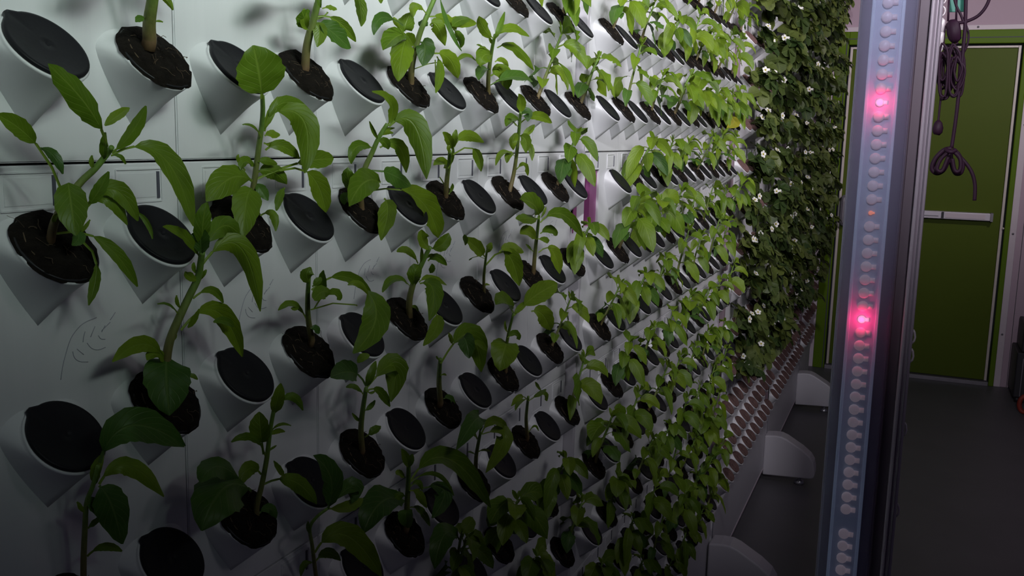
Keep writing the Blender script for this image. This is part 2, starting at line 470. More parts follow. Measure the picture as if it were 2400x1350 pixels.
def make_sheet_open():
    """panel with a rectangular opening where the first pot of the top row would be"""
    m = MB()
    g = 0.0006; hz = 0.0008
    ox0, ox1, oz0, oz1 = 0.0012, 0.076, 0.2395, 0.331
    m.box(g, ox0, 0, 0.012, hz, H_ - hz)
    m.box(ox1, W_ - g, 0, 0.012, hz, H_ - hz)
    m.box(ox0, ox1, 0, 0.012, hz, oz0)
    m.box(ox0, ox1, 0, 0.012, oz1, H_ - hz)
    return mesh('panel_sheet_open', m.v, m.f, M['panel'], False, m.uv)

# --- hopper shaped sleeve
def make_sleeve():
    n = 40
    vs = []; fs = []
    R0 = 0.0273
    def rim(a, R, h=0.0):
        return Vector((0, PY, 0)) + Vector((1, 0, 0)) * (R * math.cos(a)) + E2 * (R * math.sin(a)) + NRM * h
    def base(a):
        c, s = math.cos(a), math.sin(a)
        if s >= 0:
            return Vector((0.0335 * c, 0.0015, 0.006 + 0.018 * s))
        u = -s
        q_ = 2 * math.asin(min(1, u)) / math.pi
        return Vector((0.0335 * (1 if c >= 0 else -1) * (1 - q_ ** 1.25), 0.0015, 0.006 - 0.0565 * q_))
    rings = []
    K = 7
    for k in range(K + 1):
        t = k / K
        ring = []
        for i in range(n):
            a = 2 * math.pi * i / n
            A = base(a); B = rim(a, R0)
            e = t ** 0.85
            p = A.lerp(B, e)
            ring.append(p)
        rings.append(ring)
    rings.append([rim(2 * math.pi * i / n, R0 + 0.0002, 0.0010) for i in range(n)])
    rings.append([rim(2 * math.pi * i / n, R0 - 0.0006, 0.0017) for i in range(n)])
    rings.append([rim(2 * math.pi * i / n, R0 - 0.0018, 0.0016) for i in range(n)])
    rings.append([rim(2 * math.pi * i / n, R0 - 0.0024, 0.0004) for i in range(n)])
    rings.append([rim(2 * math.pi * i / n, R0 - 0.0030, -0.008) for i in range(n)])
    for rg in rings:
        for p in rg:
            q = p.copy()
            if q.y > 0.0015:
                q.y = 0.0015
            vs.append(q)
    for k in range(len(rings) - 1):
        for i in range(n):
            j = (i + 1) % n
            fs.append((k * n + i, k * n + j, (k + 1) * n + j, (k + 1) * n + i))
    fs.append(tuple((len(rings) - 1) * n + i for i in range(n)))
    me = mesh('pot_sleeve', vs, fs, M['sleeve'])
    return me
SLEEVE = make_sleeve()

def make_hatch():
    m = MB()
    wd, h, b = 0.0215, 0.0115, 0.0011
    for s in (-1, 1):
        m.box(s * wd - b / 2, s * wd + b / 2, -0.0009, 0.002, -h, h)
        m.box(-wd, wd, -0.0009, 0.002, s * h - b / 2, s * h + b / 2)
    m.box(-wd + 0.003, wd - 0.006, -0.0004, 0.001, -h + 0.003, h - 0.003)
    return mesh('hatch', m.v, m.f, M['panel'], False, m.uv)
HATCH = make_hatch()
_m = MB().box(0.0168, 0.0192, -0.0009, 0.001, -0.0095, 0.0095)
SLOT = mesh('slot', _m.v, _m.f, M['slot'], False, _m.uv)

def make_mark():
    """thin engraved leaf drawing in the plastic, as strokes"""
    S = [[(142, 890), (146, 862), (152, 836), (165, 795), (182, 770), (200, 755), (226, 744)], [(258, 750), (270, 732)],
         [(194, 802), (196, 788), (199, 777)], [(212, 790), (222, 765)], [(238, 778), (246, 763)],
         [(170, 824), (174, 838), (186, 847), (206, 848)], [(180, 818), (196, 831)], [(204, 804), (214, 816), (230, 820), (247, 814)],
         [(230, 786), (236, 794), (246, 795)], [(238, 775), (258, 755)]]
    m = MB()
    for st in S:
        pts = []
        for (x, y) in st:
            p = P(x, y, 0.0)
            pts.append((p.x - 0.3835, -0.0001, p.z - (ZS - H_)))
        m.tube(smooth_path(pts, 3), 0.00028, 4)
    return mesh('engraved_leaf', m.v, m.f, M['mark'], True, m.uv)
MARK = make_mark()

def tier_name(t):
    if t >= 0:
        return ORD[t] + ' tier above the long seam'
    return ORD[-t - 1] + ' tier below the long seam'

def row_name(r):
    if r <= 0:
        return ORD[-r] + ' row above the long seam'
    return ORD[r - 1] + ' row below the long seam'

# backing board so that the joints look dark
back = MB()
bk = MB().box(-0.30, 5.70, 0.014, 0.03, 0.16, 2.53).build('wall_left', M['groove'], smooth=False); struct(bk)

pots = []       # (kind, section, panel, column, row, location)
sheet_open = make_sheet_open()
for t in TIERS:
    n_in = 0
    for si, (kind, xs, npan, py) in enumerate(SECT):
        for k in range(npan):
            x0 = xs + k * W_
            c = Vector((x0 + W_ / 2, py, ZS + (t + 0.5) * H_))
            vis = any(inframe((x0 + dx, py, ZS + (t + dz) * H_)) for dx in (0.02, W_ / 2, W_ - 0.02) for dz in (0.05, 0.3, 0.5, 0.7, 0.95))
            if not vis and not inframe(c, 260):
                continue
            root = bpy.data.objects.new('planter_module', None); col.objects.link(root)
            root.location = (x0, py, ZS + t * H_)
            if vis:
                n_in += 1
                tag(root, 'white planter module with sleeves, %s, %s from left' % (tier_name(t), ORD[n_in - 1]), 'planter', 'white planter modules of the plant wall')
            else:
                tag(root, 'white planter module continuing the plant wall beyond the picture frame', 'planter', 'planter modules beyond the frame')
            opened = (si == 1 and k == 0 and t == -1)
            ob('sheet', sheet_open if opened else SHEET, root)
            for rr in range(3):
                r = -3 * t - 2 + rr          # top row of the tier first
                dz = zrow(r) - (ZS + t * H_)
                for ci, a in enumerate((A0, A1)):
                    if opened and rr == 0 and ci == 0:
                        continue
                    ob('pot_sleeve', SLEEVE, root, (a, 0, dz))
                    pots.append((kind, si, k, ci, r, Vector((x0 + a, py + PY, zrow(r)))))
            for a in (A0, A1):
                h = ob('hatch', HATCH, root, (a + 0.001 if a == A1 else a - 0.0005, 0, H_ - 0.0165))
                ob('slot', SLOT, h)
            if kind == 'pepper' and t == -1 and not opened:
                ob('engraved_leaf', MARK, root)
            if opened:
                # back of the opening, its pink light painted as purple colour
                lit_back = MB()
                lit_back.box(-0.014, 0.080, 0.0122, 0.0135, 0.232, 0.338)
                lit_back.build('opening_back', M['purple'], root, smooth=False)
                MB().box(0.040, 0.0765, 0.004, 0.0121, 0.2395, 0.331).build('opening_strip', M['purple2'], root, smooth=False)

# plain end board at the near end, rails between sections, plinths and feet
o = bevel_mod(MB().box(-0.30, 0.382, 0.0, 0.012, 0.363, 2.525).build('end_board', M['panel'], smooth=False), 0.001)
tag(o, 'plain white end board of the plant wall beyond the picture frame', 'board')
rails = [(1.4500, 1.4615, -0.017, 'narrow white upright rail beside the purple opening', M['post']),
         (2.7075, 2.7835, -0.022, 'grey upright rail between pepper and strawberry panels', M['post']),
         (3.8530, 3.9335, -0.022, 'upright rail between the nearer and middle strawberry panels', M['post']),
         (5.0030, 5.0835, -0.022, 'upright rail between the middle and farthest strawberry panels', M['post'])]
for i, (xa, xb, py, lab, mt) in enumerate(rails):
    root = bpy.data.objects.new('upright_rail', None); col.objects.link(root)
    root.location = ((xa + xb) / 2, py, 0.36)
    tag(root, lab, 'rail', 'upright rails of the plant wall')
    hw = (xb - xa) / 2
    if hw < 0.02:
        for (za, zb) in ((0.0, 1.3235 - 0.36), (1.415 - 0.36, 2.16)):
            bevel_mod(MB().box(-hw + 0.0006, hw - 0.0006, 0.0, 0.028, za, zb).build('channel', mt, root, smooth=False), 0.001)
    else:
        bevel_mod(MB().box(-hw + 0.0006, hw - 0.0006, 0.004, 0.034, 0.0, 2.16).build('channel', mt, root, smooth=False), 0.001)
        for z in (0.02, 0.74, 1.46):
            bevel_mod(MB().box(-0.016, 0.016, -0.008, 0.004, z, z + 0.70).build('cover_strip', M['rail'], root, smooth=False), 0.002)
        for z in (0.02, 0.38, 0.74, 1.10, 1.46):
            MB().box(-0.014, 0.004, -0.0096, -0.0075, z + 0.04, z + 0.13).build('rail_slot', M['case'], root, smooth=False)

plinths = [(-0.30, 1.450, 0.0, 'white plinth under the nearest pepper panels beyond the frame'),
           (1.462, 2.745, -0.017, 'white plinth under the farther pepper panels'),
           (2.747, 3.893, -0.022, 'white plinth under the nearest strawberry panels'),
           (3.895, 5.043, -0.022, 'white plinth under the middle strawberry panels'),
           (5.045, 5.640, -0.022, 'short white plinth at the far end of the plant wall')]
for (xa, xb, py, lab) in plinths:
    root = bpy.data.objects.new('plinth', None); col.objects.link(root)
    root.location = (xa, py, 0.148)
    tag(root, lab, 'plinth', 'plinths of the plant wall')
    L_ = xb - xa
    bevel_mod(MB().box(0.001, L_ - 0.001, -0.010, 0.05, 0.0, 0.2135).build('front_board', M['base'], root, smooth=False), 0.004)
    MB().box(0.002, L_ - 0.002, -0.012, -0.0095, 0.0, 0.006).build('bottom_lip', M['trim'], root, smooth=False)
    MB().box(0.004, 0.007, -0.0112, -0.0095, 0.04, 0.19).build('joint_slot', M['slot'], root, smooth=False)

prof = [(0.0, 0.292), (-0.035, 0.297), (-0.062, 0.297), (-0.085, 0.289), (-0.148, 0.253), (-0.180, 0.228), (-0.194, 0.207), (-0.200, 0.180), (-0.2016, 0.150), (-0.196, 0.140), (-0.186, 0.137), (0.0, 0.127)]
feet = [(1.40, -0.010, 'white moulded foot beyond the bottom edge of the frame'),
        (2.700, -0.032, 'white moulded foot nearest the camera, cut by the bottom edge'),
        (3.850, -0.032, 'middle white moulded foot with round leveler, between the two others'),
        (5.000, -0.032, 'farthest white moulded foot with round leveler, near the green door')]
for (x, py, lab) in feet:
    root = bpy.data.objects.new('support_foot', None); col.objects.link(root)
    root.location = (x, py, 0.0)
    tag(root, lab, 'foot', 'feet of the plant wall')
    n = len(prof); th = 0.075
    v = [(0, y, z) for y, z in prof] + [(th, y, z) for y, z in prof]
    fcs = [tuple(range(n)), tuple(range(2 * n - 1, n - 1, -1))] + [(i, i + n, (i + 1) % n + n, (i + 1) % n) for i in range(n)]
    m = MB().add(v, fcs)
    sh = bevel_mod(m.build('shell', M['foot'], root, smooth=False), 0.010, 3)
    lv = MB().tube([(th / 2, -0.142, z) for z in (0.140, 0.125, 0.120, 0.114, 0.106, ZFL)], [0.007, 0.007, 0.010, 0.018, 0.020, 0.020], 14).build('leveler', M['steel'], root)
    MB().tube([(th / 2, -0.142, 0.134), (th / 2, -0.142, 0.124)], 0.012, 8).build('lock_nut', M['steel'], root)
    MB().disc((th / 2, -0.065, 0.122), 0.009, 8, 'z', 0.010).build('bolt_head', M['steel'], root)

# ------------------------------------------------------------------ lids, soil plugs, brown plugs
def make_lid():
    n = 56
    v = []; f = []
    def rad(a, R):
        d = (math.degrees(a) - 118 + 180) % 360 - 180
        return R + (0.0026 * math.exp(-(d / 9.0) ** 4))
    rows = [(RHO - 0.0006, 0.0012, 0), (RHO, 0.0020, 1), (RHO, 0.0036, 1), (RHO - 0.0006, 0.0043, 1), (RHO - 0.0022, 0.0044, 0), (RHO - 0.0030, 0.0040, 0), (0.006, 0.0040, 0), (0.0018, 0.0040, 0), (0.0013, 0.0034, 0), (0.0008, 0.0034, 0), (0.0005, 0.0036, 0)]
    for (R, h, tb) in rows:
        for i in range(n):
            a = 2 * math.pi * i / n
            q = rad(a, R) if (tb or R > 0.02) else R
            v.append((q * math.cos(a), q * math.sin(a), h))
    for k in range(len(rows) - 1):
        for i in range(n):
            j = (i + 1) % n
            f.append((k * n + i, k * n + j, (k + 1) * n + j, (k + 1) * n + i))
    f.append(tuple((len(rows) - 1) * n + i for i in range(n)))
    f.append(tuple(reversed(range(n))))
    return mesh('black_lid', v, f, M['lid'])
LID = make_lid()

def make_soil(seed):
    rnd = random.Random(seed)
    n = 40; K = 9
    v = []; f = []
    ph = [rnd.uniform(0, 6.28) for _ in range(8)]
    for k in range(K + 1):
        t = k / K
        for i in range(n):
            a = 2 * math.pi * i / n
            edge = 0.0277 + 0.0006 * math.sin(5 * a + ph[0]) + 0.0004 * math.sin(11 * a + ph[1]) + 0.0003 * math.sin(17 * a + ph[2])
            edge += 0.0014 * max(0, math.sin(a))          # bulges up against the panel
            R = edge * (1 - t)
            h = 0.0048 + 0.0036 * (1 - (1 - t) ** 2.5) + (rnd.uniform(-1, 1) * 0.0011 if k > 0 else -0.0035)
            v.append((R * math.cos(a), R * math.sin(a), h))
    for k in range(K):
        for i in range(n):
            j = (i + 1) % n
            f.append((k * n + i, k * n + j, (k + 1) * n + j, (k + 1) * n + i))
    return mesh('soil', v, f, M['soil'])
SOIL = [make_soil(s) for s in (1, 2, 3, 4)]

def make_rim():
    n = 40
    rows = [(0.0246, -0.004), (0.0264, 0.0018), (0.0270, 0.0030), (0.0264, 0.0036), (0.0248, 0.0034), (0.0240, 0.0)]
    v = []; f = []
    for (R, h) in rows:
        for i in range(n):
            a = 2 * math.pi * i / n
            v.append((R * math.cos(a), R * math.sin(a), h))
    for k in range(len(rows) - 1):
        for i in range(n):
            j = (i + 1) % n
            f.append((k * n + i, k * n + j, (k + 1) * n + j, (k + 1) * n + i))
    return mesh('pot_rim', v, f, M['rim'])
RIM = make_rim()

def make_fibers(seed):
    rnd = random.Random(seed)
    m = MB()
    for q in range(16):
        a = rnd.uniform(0, 6.28); R = rnd.uniform(0.004, 0.023)
        x, y = R * math.cos(a), R * math.sin(a)
        dx, dy = rnd.uniform(-1, 1), rnd.uniform(-1, 1)
        pts = []
        for s in range(5):
            u = s / 4
            pts.append((x + dx * 0.011 * u + rnd.uniform(-1, 1) * 0.0015, y + dy * 0.011 * u + rnd.uniform(-1, 1) * 0.0015, 0.0072 + 0.0015 * math.sin(u * 3.1) - 0.10 * max(0, R - 0.016)))
        m.tube(smooth_path(pts, 2), rnd.uniform(0.00010, 0.00026), 4)
    # a pale ridge of peat strands along one side
    pts = [(0.0215 * math.cos(a) - 0.001, 0.0215 * math.sin(a), 0.0058 + rnd.uniform(-1, 1) * 0.0006) for a in [math.radians(150 + 15 * i) for i in range(4)]]
    m.tube(smooth_path(pts, 3), 0.00045, 5)
    return mesh('root_fibers', m.v, m.f, M['fiber'], True, m.uv)
FIB = [make_fibers(s) for s in (5, 6, 7)]

def make_plug():
    n = 32
    rows = [(0.022, -0.006), (0.0232, 0.0), (0.0234, 0.0051), (0.0227, 0.0065), (0.0207, 0.0067), (0.0198, 0.0054), (0.018, 0.0054), (0.0173, 0.0064), (0.0143, 0.0064), (0.0136, 0.0053), (0.0113, 0.0053), (0.0108, 0.0061), (0.0076, 0.0061), (0.0069, 0.0049), (0.0005, 0.0046)]
    v = []; f = []
    for (R, h) in rows:
        for i in range(n):
            a = 2 * math.pi * i / n
            v.append((R * math.cos(a), R * math.sin(a), h))
    for k in range(len(rows) - 1):
        for i in range(n):
            j = (i + 1) % n
            f.append((k * n + i, k * n + j, (k + 1) * n + j, (k + 1) * n + i))
    f.append(tuple((len(rows) - 1) * n + i for i in range(n)))
    return mesh('brown_plug', v, f, M['plug'])
PLUG = make_plug()
ROTP = (Matrix.Rotation(-0.28, 4, 'Z') @ ROTX.to_matrix().to_4x4()).to_euler()

# ------------------------------------------------------------------ leaves
def bez(a, b, c, t):
    return a * (1 - t) ** 2 + b * 2 * t * (1 - t) + c * t * t

def leaf_geo(B, C, T, width, pet, face, roll, rnd, shape=0.42, nu=12, fold=0.25, wave=0.10, flat=False):
    """blade on a quadratic curve B-C-T; pet = share of the curve that is bare stalk; face = where the upper side looks"""
    v = []; f = []; uv = []
    cols = [-1.0, -0.62, -0.25, 0.0, 0.25, 0.62, 1.0]
    nc = len(cols)
    phs = rnd.uniform(0, 6.28); wn = rnd.uniform(2.0, 3.4)
    length = ((C - B).length + (T - C).length)
    ts = []
    if pet > 0.02:
        ts = [0.0, pet * 0.5, pet * 0.97]
    ts += [pet + (1 - pet) * i / nu for i in range(nu + 1)]
    for t in ts:
        p = bez(B, C, T, t)
        tg = (bez(B, C, T, min(1, t + 0.02)) - bez(B, C, T, max(0, t - 0.02)))
        tg.normalize()
        wd = tg.cross(face)
        if wd.length < 0.15:
            wd = tg.cross(face + Vector((0.3, 0.2, 0.4)))
        wd.normalize()
        nn = wd.cross(tg)
        q = Quaternion(tg, roll)
        wd = q @ wd; nn = q @ nn
        if t < pet or pet >= 0.999:
            hw = 0.0006 + 0.02 * width
            s = 0
        else:
            s = min(1.0, max(0.0, (t - pet) / max(1e-6, 1 - pet)))
            e = shape
            pr = (s ** (0.62 + 0.2 * e)) * ((1 - s) ** 0.72)
            mx = ((0.62 + 0.2 * e) / (0.62 + 0.2 * e + 0.72))
            pm = (mx ** (0.62 + 0.2 * e)) * ((1 - mx) ** 0.72)
            hw = 0.5 * width * pr / pm
            hw = max(hw, 0.0005)
        for cv in cols:
            wv = wave * width * 0.5 * math.sin(wn * 6.28 * s + phs + (1.2 if cv > 0 else 0)) * abs(cv) ** 2
            if t < pet:
                wv = 0
            ed = 1.0 + (0.05 * math.sin(31 * s + phs) if abs(cv) > 0.9 else 0)
            v.append(p + wd * (hw * cv * ed) + nn * (fold * hw * abs(cv) ** 1.3 + wv))
            uv.append((s, 0.5 + cv * 0.5 if t >= pet else 0.5))
    for i in range(len(ts) - 1):
        for k in range(nc - 1):
            a = i * nc + k
            f.append((a, a + 1, a + nc + 1, a + nc))
    return v, f, uv

def px_len(p, w):
    return w * (Vector(p) - CAM).dot(RZ) / FPX

def fit_pot(root_loc, rnd, root):
    ob('pot_rim', RIM, root, rot=ROTX)
    ob('soil', SOIL[rnd.randrange(4)], root, rot=ROTX)
    fo = ob('root_fibers', FIB[rnd.randrange(3)], root, rot=ROTX)

# photographed plants in the foreground, described by the stem and each leaf
# stem: [(x, y)], stem radius px; leaves: (bx,by,[cx,cy],tx,ty,width,[stalk share],[dark]) in photo pixels
FG = {}
FG[(-1, 0)] = dict(lab='tall pepper plant with thick brown stem cut by the top edge', stem=[(347, 100), (350, 55), (357, 5), (366, -60), (372, -130)], r=14,
  L=[(345, 45, 325, 38, 318, 52, 16, 0.2, 1), (352, 40, 340, 32, 342, 22, 8, 0.1), (355, 55, 370, 45, 382, 52, 5, 0.3), (362, -10, 392, -12, 405, 24, 15, 0.2),
     (370, -100, 300, -150, 240, -80, 60, 0.2), (372, -110, 450, -170, 500, -70, 60, 0.2)])
FG[(0, 0)] = dict(lab='tall pepper plant with brown stem near the top edge', stem=[(712, 162), (720, 105), (735, 45), (750, -15), (760, -80)], r=9,
  L=[(722, 62, 708, 25, 44, 0.0), (738, 40, 790, 25, 834, 98, 24, 0.35), (738, 52, 770, 60, 820, 114, 46, 0.15, 1), (735, 55, 760, 60, 743, 110, 32, 0.1),
     (722, 70, 710, 60, 713, 20, 20, 0.1), (752, -20, 745, -5, 752, 18, 12, 0.1), (828, -30, 852, 10, 847, 62, 26, 0.1), (755, -40, 800, -70, 860, -10, 40, 0.2), (742, 45, 765, 40, 768, 28, 5, 0.9),
     (755, -40, 700, -80, 660, -20, 40, 0.2), (755, 20, 775, 12, 790, 22, 14, 0.2), (890, -20, 893, 8, 14, 0.0)])
FG[(1, 0)] = dict(lab='leafy pepper plant with long slanting brown stem', stem=[(960, 200), (966, 150), (982, 85), (1003, 32), (1030, -30)], r=7,
  L=[(955, 92, 945, 90, 933, 190, 52, 0.05), (958, 85, 935, 68, 898, 118, 50, 0.15), (945, 60, 880, 10, 876, 82, 26, 0.2, 1), (950, 72, 945, 70, 962, 30, 40, 0.05),
     (1002, 35, 965, -15, 968, 40, 24, 0.15), (1008, 60, 1022, 35, 1043, 107, 32, 0.12), (1010, 62, 1060, 45, 1116, 55, 26, 0.3), (1030, -12, 1042, 60, 1082, 120, 12, 0.1, 1),
     (985, 100, 1005, 92, 990, 155, 44, 0.1, 1), (968, 163, 1010, 145, 1024, 147, 4, 0.95), (1018, 125, 1060, 120, 1073, 184, 36, 0.15), (1024, 132, 1042, 160, 1021, 218, 20, 0.1),
     (972, 110, 960, 90, 952, 78, 26, 0.1), (992, 70, 985, 55, 1000, 45, 24, 0.1, 1), (1062, 68, 1085, 85, 1080, 112, 18, 0.1), (1020, 140, 1022, 165, 1020, 195, 3, 0.95), (975, 128, 950, 110, 940, 125, 30, 0.1, 1),
     (1000, 40, 1050, 30, 1070, 70, 24, 0.2), (960, 100, 930, 60, 922, 40, 12, 0.5)])
FG[(2, 0)] = dict(lab='pepper plant with two long bright leaves arching from its tip', stem=[(1142, 226), (1145, 175), (1153, 115), (1160, 82)], r=5,
  L=[(1160, 92, 1170, 70, 1183, 28, 13, 0.05), (1160, 92, 1185, 45, 1240, 86, 26, 0.15), (1157, 90, 1135, 75, 1122, 38, 26, 0.1), (1152, 130, 1128, 118, 1126, 155, 40, 0.05),
     (1165, 112, 1205, 85, 1252, 165, 26, 0.12), (1145, 165, 1130, 150, 1122, 188, 28, 0.1, 1), (1150, 178, 1185, 150, 1190, 210, 44, 0.1), (1128, 158, 1095, 110, 1068, 148, 14, 0.2),
     (1160, 145, 1180, 130, 1192, 155, 14, 0.1), (1148, 120, 1125, 105, 1117, 105, 5, 0.4), (1155, 160, 1185, 155, 1195, 182, 18, 0.2), (1105, 45, 1075, 40, 1060, 62, 22, 0.05), (1158, 105, 1150, 100, 1146, 85, 8, 0.05),
     (1150, 200, 1200, 165, 1248, 190, 36, 0.2, 1)])
FG[(-1, 1)] = dict(lab='large pepper plant with long drooping leaves, stem leaning right', stem=[(116, 560), (128, 520), (155, 470), (191, 425), (222, 396), (250, 362), (262, 345)], r=9,
  L=[(252, 345, 250, 270, 215, 240, 112, 150, 62), (246, 295, 275, 270, 303, 252, 26, 0.0), (262, 358, 315, 320, 342, 248, 30, 0.1), (264, 362, 400, 285, 453, 530, 54, 0.2),
     (150, 460, 105, 320, -8, 268, 42, 0.55), (94, 348, 130, 350, 147, 408, 24, 0.05, 1), (160, 428, 165, 470, 178, 552, 68, 0.0), (205, 484, 225, 465, 255, 402, 28, 0.15),
     (204, 482, 270, 385, 323, 518, 44, 0.15), (205, 482, 262, 430, 298, 527, 34, 0.15), (320, 497, 350, 515, 358, 560, 12, 0.0), (178, 545, 195, 555, 168, 575, 30, 0.0, 1),
     (195, 568, 250, 600, 208, 716, 24, 0.5), (128, 548, 245, 515, 322, 672, 32, 0.42), (190, 545, 200, 532, 211, 515, 9, 0.0), (218, 395, 212, 380, 216, 364, 11, 0.0),
     (260, 365, 285, 358, 294, 385, 10, 0.1), (245, 372, 240, 350, 247, 310, 18, 0.0), (130, 530, 120, 510, 140, 500, 10, 0.1)])
FG[(0, 1)] = dict(lab='pepper plant with broad leaf at its tip and leaf covering soil', stem=[(585, 545), (588, 480), (597, 420), (606, 350), (613, 300), (616, 262), (615, 225)], r=7,
  L=[(614, 232, 612, 180, 594, 106, 112, 0.12), (620, 308, 640, 205, 722, 254, 30, 0.2), (618, 305, 632, 270, 651, 227, 18, 0.05), (650, 258, 748, 245, 714, 406, 58, 0.0),
     (622, 352, 655, 320, 702, 372, 28, 0.15), (612, 322, 598, 285, 568, 292, 8, 0.2), (620, 318, 640, 308, 656, 316, 22, 0.1), (592, 425, 545, 385, 484, 472, 66, 0.08), (590, 442, 575, 450, 571, 556, 64, 0.05),
     (600, 405, 640, 385, 672, 432, 36, 0.1), (600, 420, 700, 370, 782, 372, 42, 0.5), (655, 400, 745, 370, 764, 498, 46, 0.42), (668, 440, 655, 455, 648, 494, 19, 0.05), (610, 505, 650, 480, 646, 542, 20, 0.15),
     (575, 400, 550, 370, 560, 362, 8, 0.1), (600, 395, 570, 360, 565, 398, 26, 0.1), (605, 380, 620, 370, 650, 385, 18, 0.1), (618, 335, 640, 345, 648, 330, 12, 0.1), (598, 430, 612, 440, 628, 470, 24, 0.1, 1)])
FG[(1, 1)] = dict(lab='pepper plant with one long leaf curving right across the seam', stem=[(844, 492), (845, 440), (853, 400), (872, 358), (888, 322), (908, 290)], r=6.5,
  L=[(908, 295, 945, 235, 872, 214, 26, 0.05), (915, 290, 930, 275, 951, 256, 9, 0.0), (885, 325, 875, 310, 866, 284, 9, 0.0), (912, 296, 985, 225, 1000, 420, 54, 0.1),
     (878, 350, 822, 320, 823, 384, 27, 0.1), (890, 346, 948, 310, 952, 405, 30, 0.1), (886, 332, 905, 325, 910, 350, 22, 0.05), (892, 428, 850, 400, 818, 484, 60, 0.05), (832, 455, 812, 420, 815, 392, 30, 0.05),
     (850, 405, 900, 385, 962, 436, 46, 0.45, 1), (900, 465, 922, 480, 893, 563, 42, 0.1), (855, 450, 1000, 415, 1028, 558, 58, 0.32), (888, 318, 900, 305, 922, 312, 12, 0.05), (895, 310, 905, 300, 925, 300, 8, 0.1),
     (868, 495, 885, 490, 895, 515, 12, 0.1), (840, 465, 800, 450, 808, 480, 24, 0.1, 1)])
FG[(2, 1)] = dict(lab='pepper plant with snapped brown stem and small side shoot', stem=[(1042, 462), (1048, 415), (1053, 380), (1054, 354)], r=5.5,
  L=[(1060, 350, 1055, 325, 1038, 310, 20, 0.05), (1062, 345, 1064, 325, 1069, 304, 15, 0.0), (1064, 345, 1085, 295, 1134, 334, 26, 0.2), (1062, 362, 1120, 315, 1128, 402, 22, 0.5),
     (1046, 405, 1047, 365, 1016, 388, 24, 0.15), (1050, 395, 1065, 380, 1062, 340, 8, 0.3), (1058, 358, 1050, 350, 1052, 338, 10, 0.0), (1045, 440, 1035, 420, 1030, 415, 3, 0.9), (1052, 455, 1062, 440, 1060, 430, 8, 0.1)])
FG[(3, 1)] = dict(lab='slim pepper plant with tall thin stem crossing the seam', stem=[(1190, 458), (1203, 412), (1209, 375), (1214, 330), (1218, 285), (1220, 262)], r=4.5,
  L=[(1219, 288, 1200, 262, 1186, 296, 26, 0.1), (1220, 288, 1255, 255, 1293, 288, 22, 0.2), (1222, 320, 1238, 312, 1253, 292, 16, 0.1), (1214, 310, 1198, 320, 1203, 352, 20, 0.05),
     (1218, 318, 1240, 320, 1232, 358, 26, 0.05), (1228, 335, 1248, 335, 1247, 377, 15, 0.1), (1208, 368, 1175, 335, 1162, 388, 15, 0.15), (1204, 360, 1190, 355, 1188, 382, 17, 0.05), (1210, 398, 1232, 370, 1237, 412, 15, 0.15),
     (1220, 265, 1225, 240, 1215, 220, 22, 0.05), (1222, 270, 1240, 250, 1236, 285, 24, 0.1, 1), (1218, 300, 1205, 285, 1195, 275, 12, 0.1)])
FG[(-1, 2)] = dict(lab='tall pepper plant with thick leaning stem, broad leaf covering its soil', stem=[(388, 905), (390, 850), (398, 800), (420, 745), (445, 692), (464, 652), (470, 618), (474, 590)], r=10,
  L=[(392, 840, 385, 870, 398, 974, 102, 0.0, 1), (388, 845, 345, 765, 263, 848, 38, 0.15), (390, 848, 360, 815, 345, 845, 30, 0.0), (432, 885, 450, 875, 463, 890, 13, 0.1),
     (424, 774, 515, 650, 568, 836, 46, 0.22), (440, 768, 455, 755, 467, 724, 13, 0.0), (452, 700, 500, 655, 523, 710, 19, 0.2), (418, 738, 400, 705, 369, 713, 8, 0.15), (424, 722, 412, 710, 414, 692, 9, 0.0),
     (470, 626, 575, 470, 610, 730, 48, 0.14), (468, 604, 440, 545, 381, 532, 29, 0.08), (476, 590, 470, 530, 485, 474, 40, 0.1), (478, 588, 520, 490, 562, 552, 48, 0.12), (462, 655, 440, 650, 434, 636, 20, 0.0),
     (470, 655, 478, 640, 484, 632, 9, 0.0), (458, 640, 450, 625, 455, 615, 10, 0.0), (405, 800, 415, 790, 410, 775, 6, 0.1), (500, 755, 530, 745, 549, 766, 20, 0.0), (474, 600, 468, 560, 475, 535, 44, 0.1, 1)])
FG[(0, 2)] = dict(lab='pepper plant with cut stem top and one big hanging leaf', stem=[(728, 800), (723, 750), (721, 700), (724, 652)], r=6.5,
  L=[(726, 662, 712, 645, 728, 626, 32, 0.0), (732, 672, 745, 660, 752, 650, 17, 0.1), (758, 695, 752, 660, 758, 633, 20, 0.0), (775, 690, 755, 670, 736, 704, 34, 0.0), (770, 690, 790, 680, 798, 704, 24, 0.0),
     (730, 680, 800, 610, 870, 688, 27, 0.32), (862, 682, 915, 745, 828, 828, 62, 0.0), (728, 726, 780, 700, 838, 716, 4.5, 0.97), (718, 748, 690, 690, 652, 728, 19, 0.15),
     (735, 725, 750, 700, 760, 690, 4, 0.9), (728, 770, 740, 765, 748, 782, 18, 0.1, 1), (700, 720, 690, 725, 682, 722, 10, 0.0), (815, 668, 845, 650, 862, 690, 16, 0.0)])
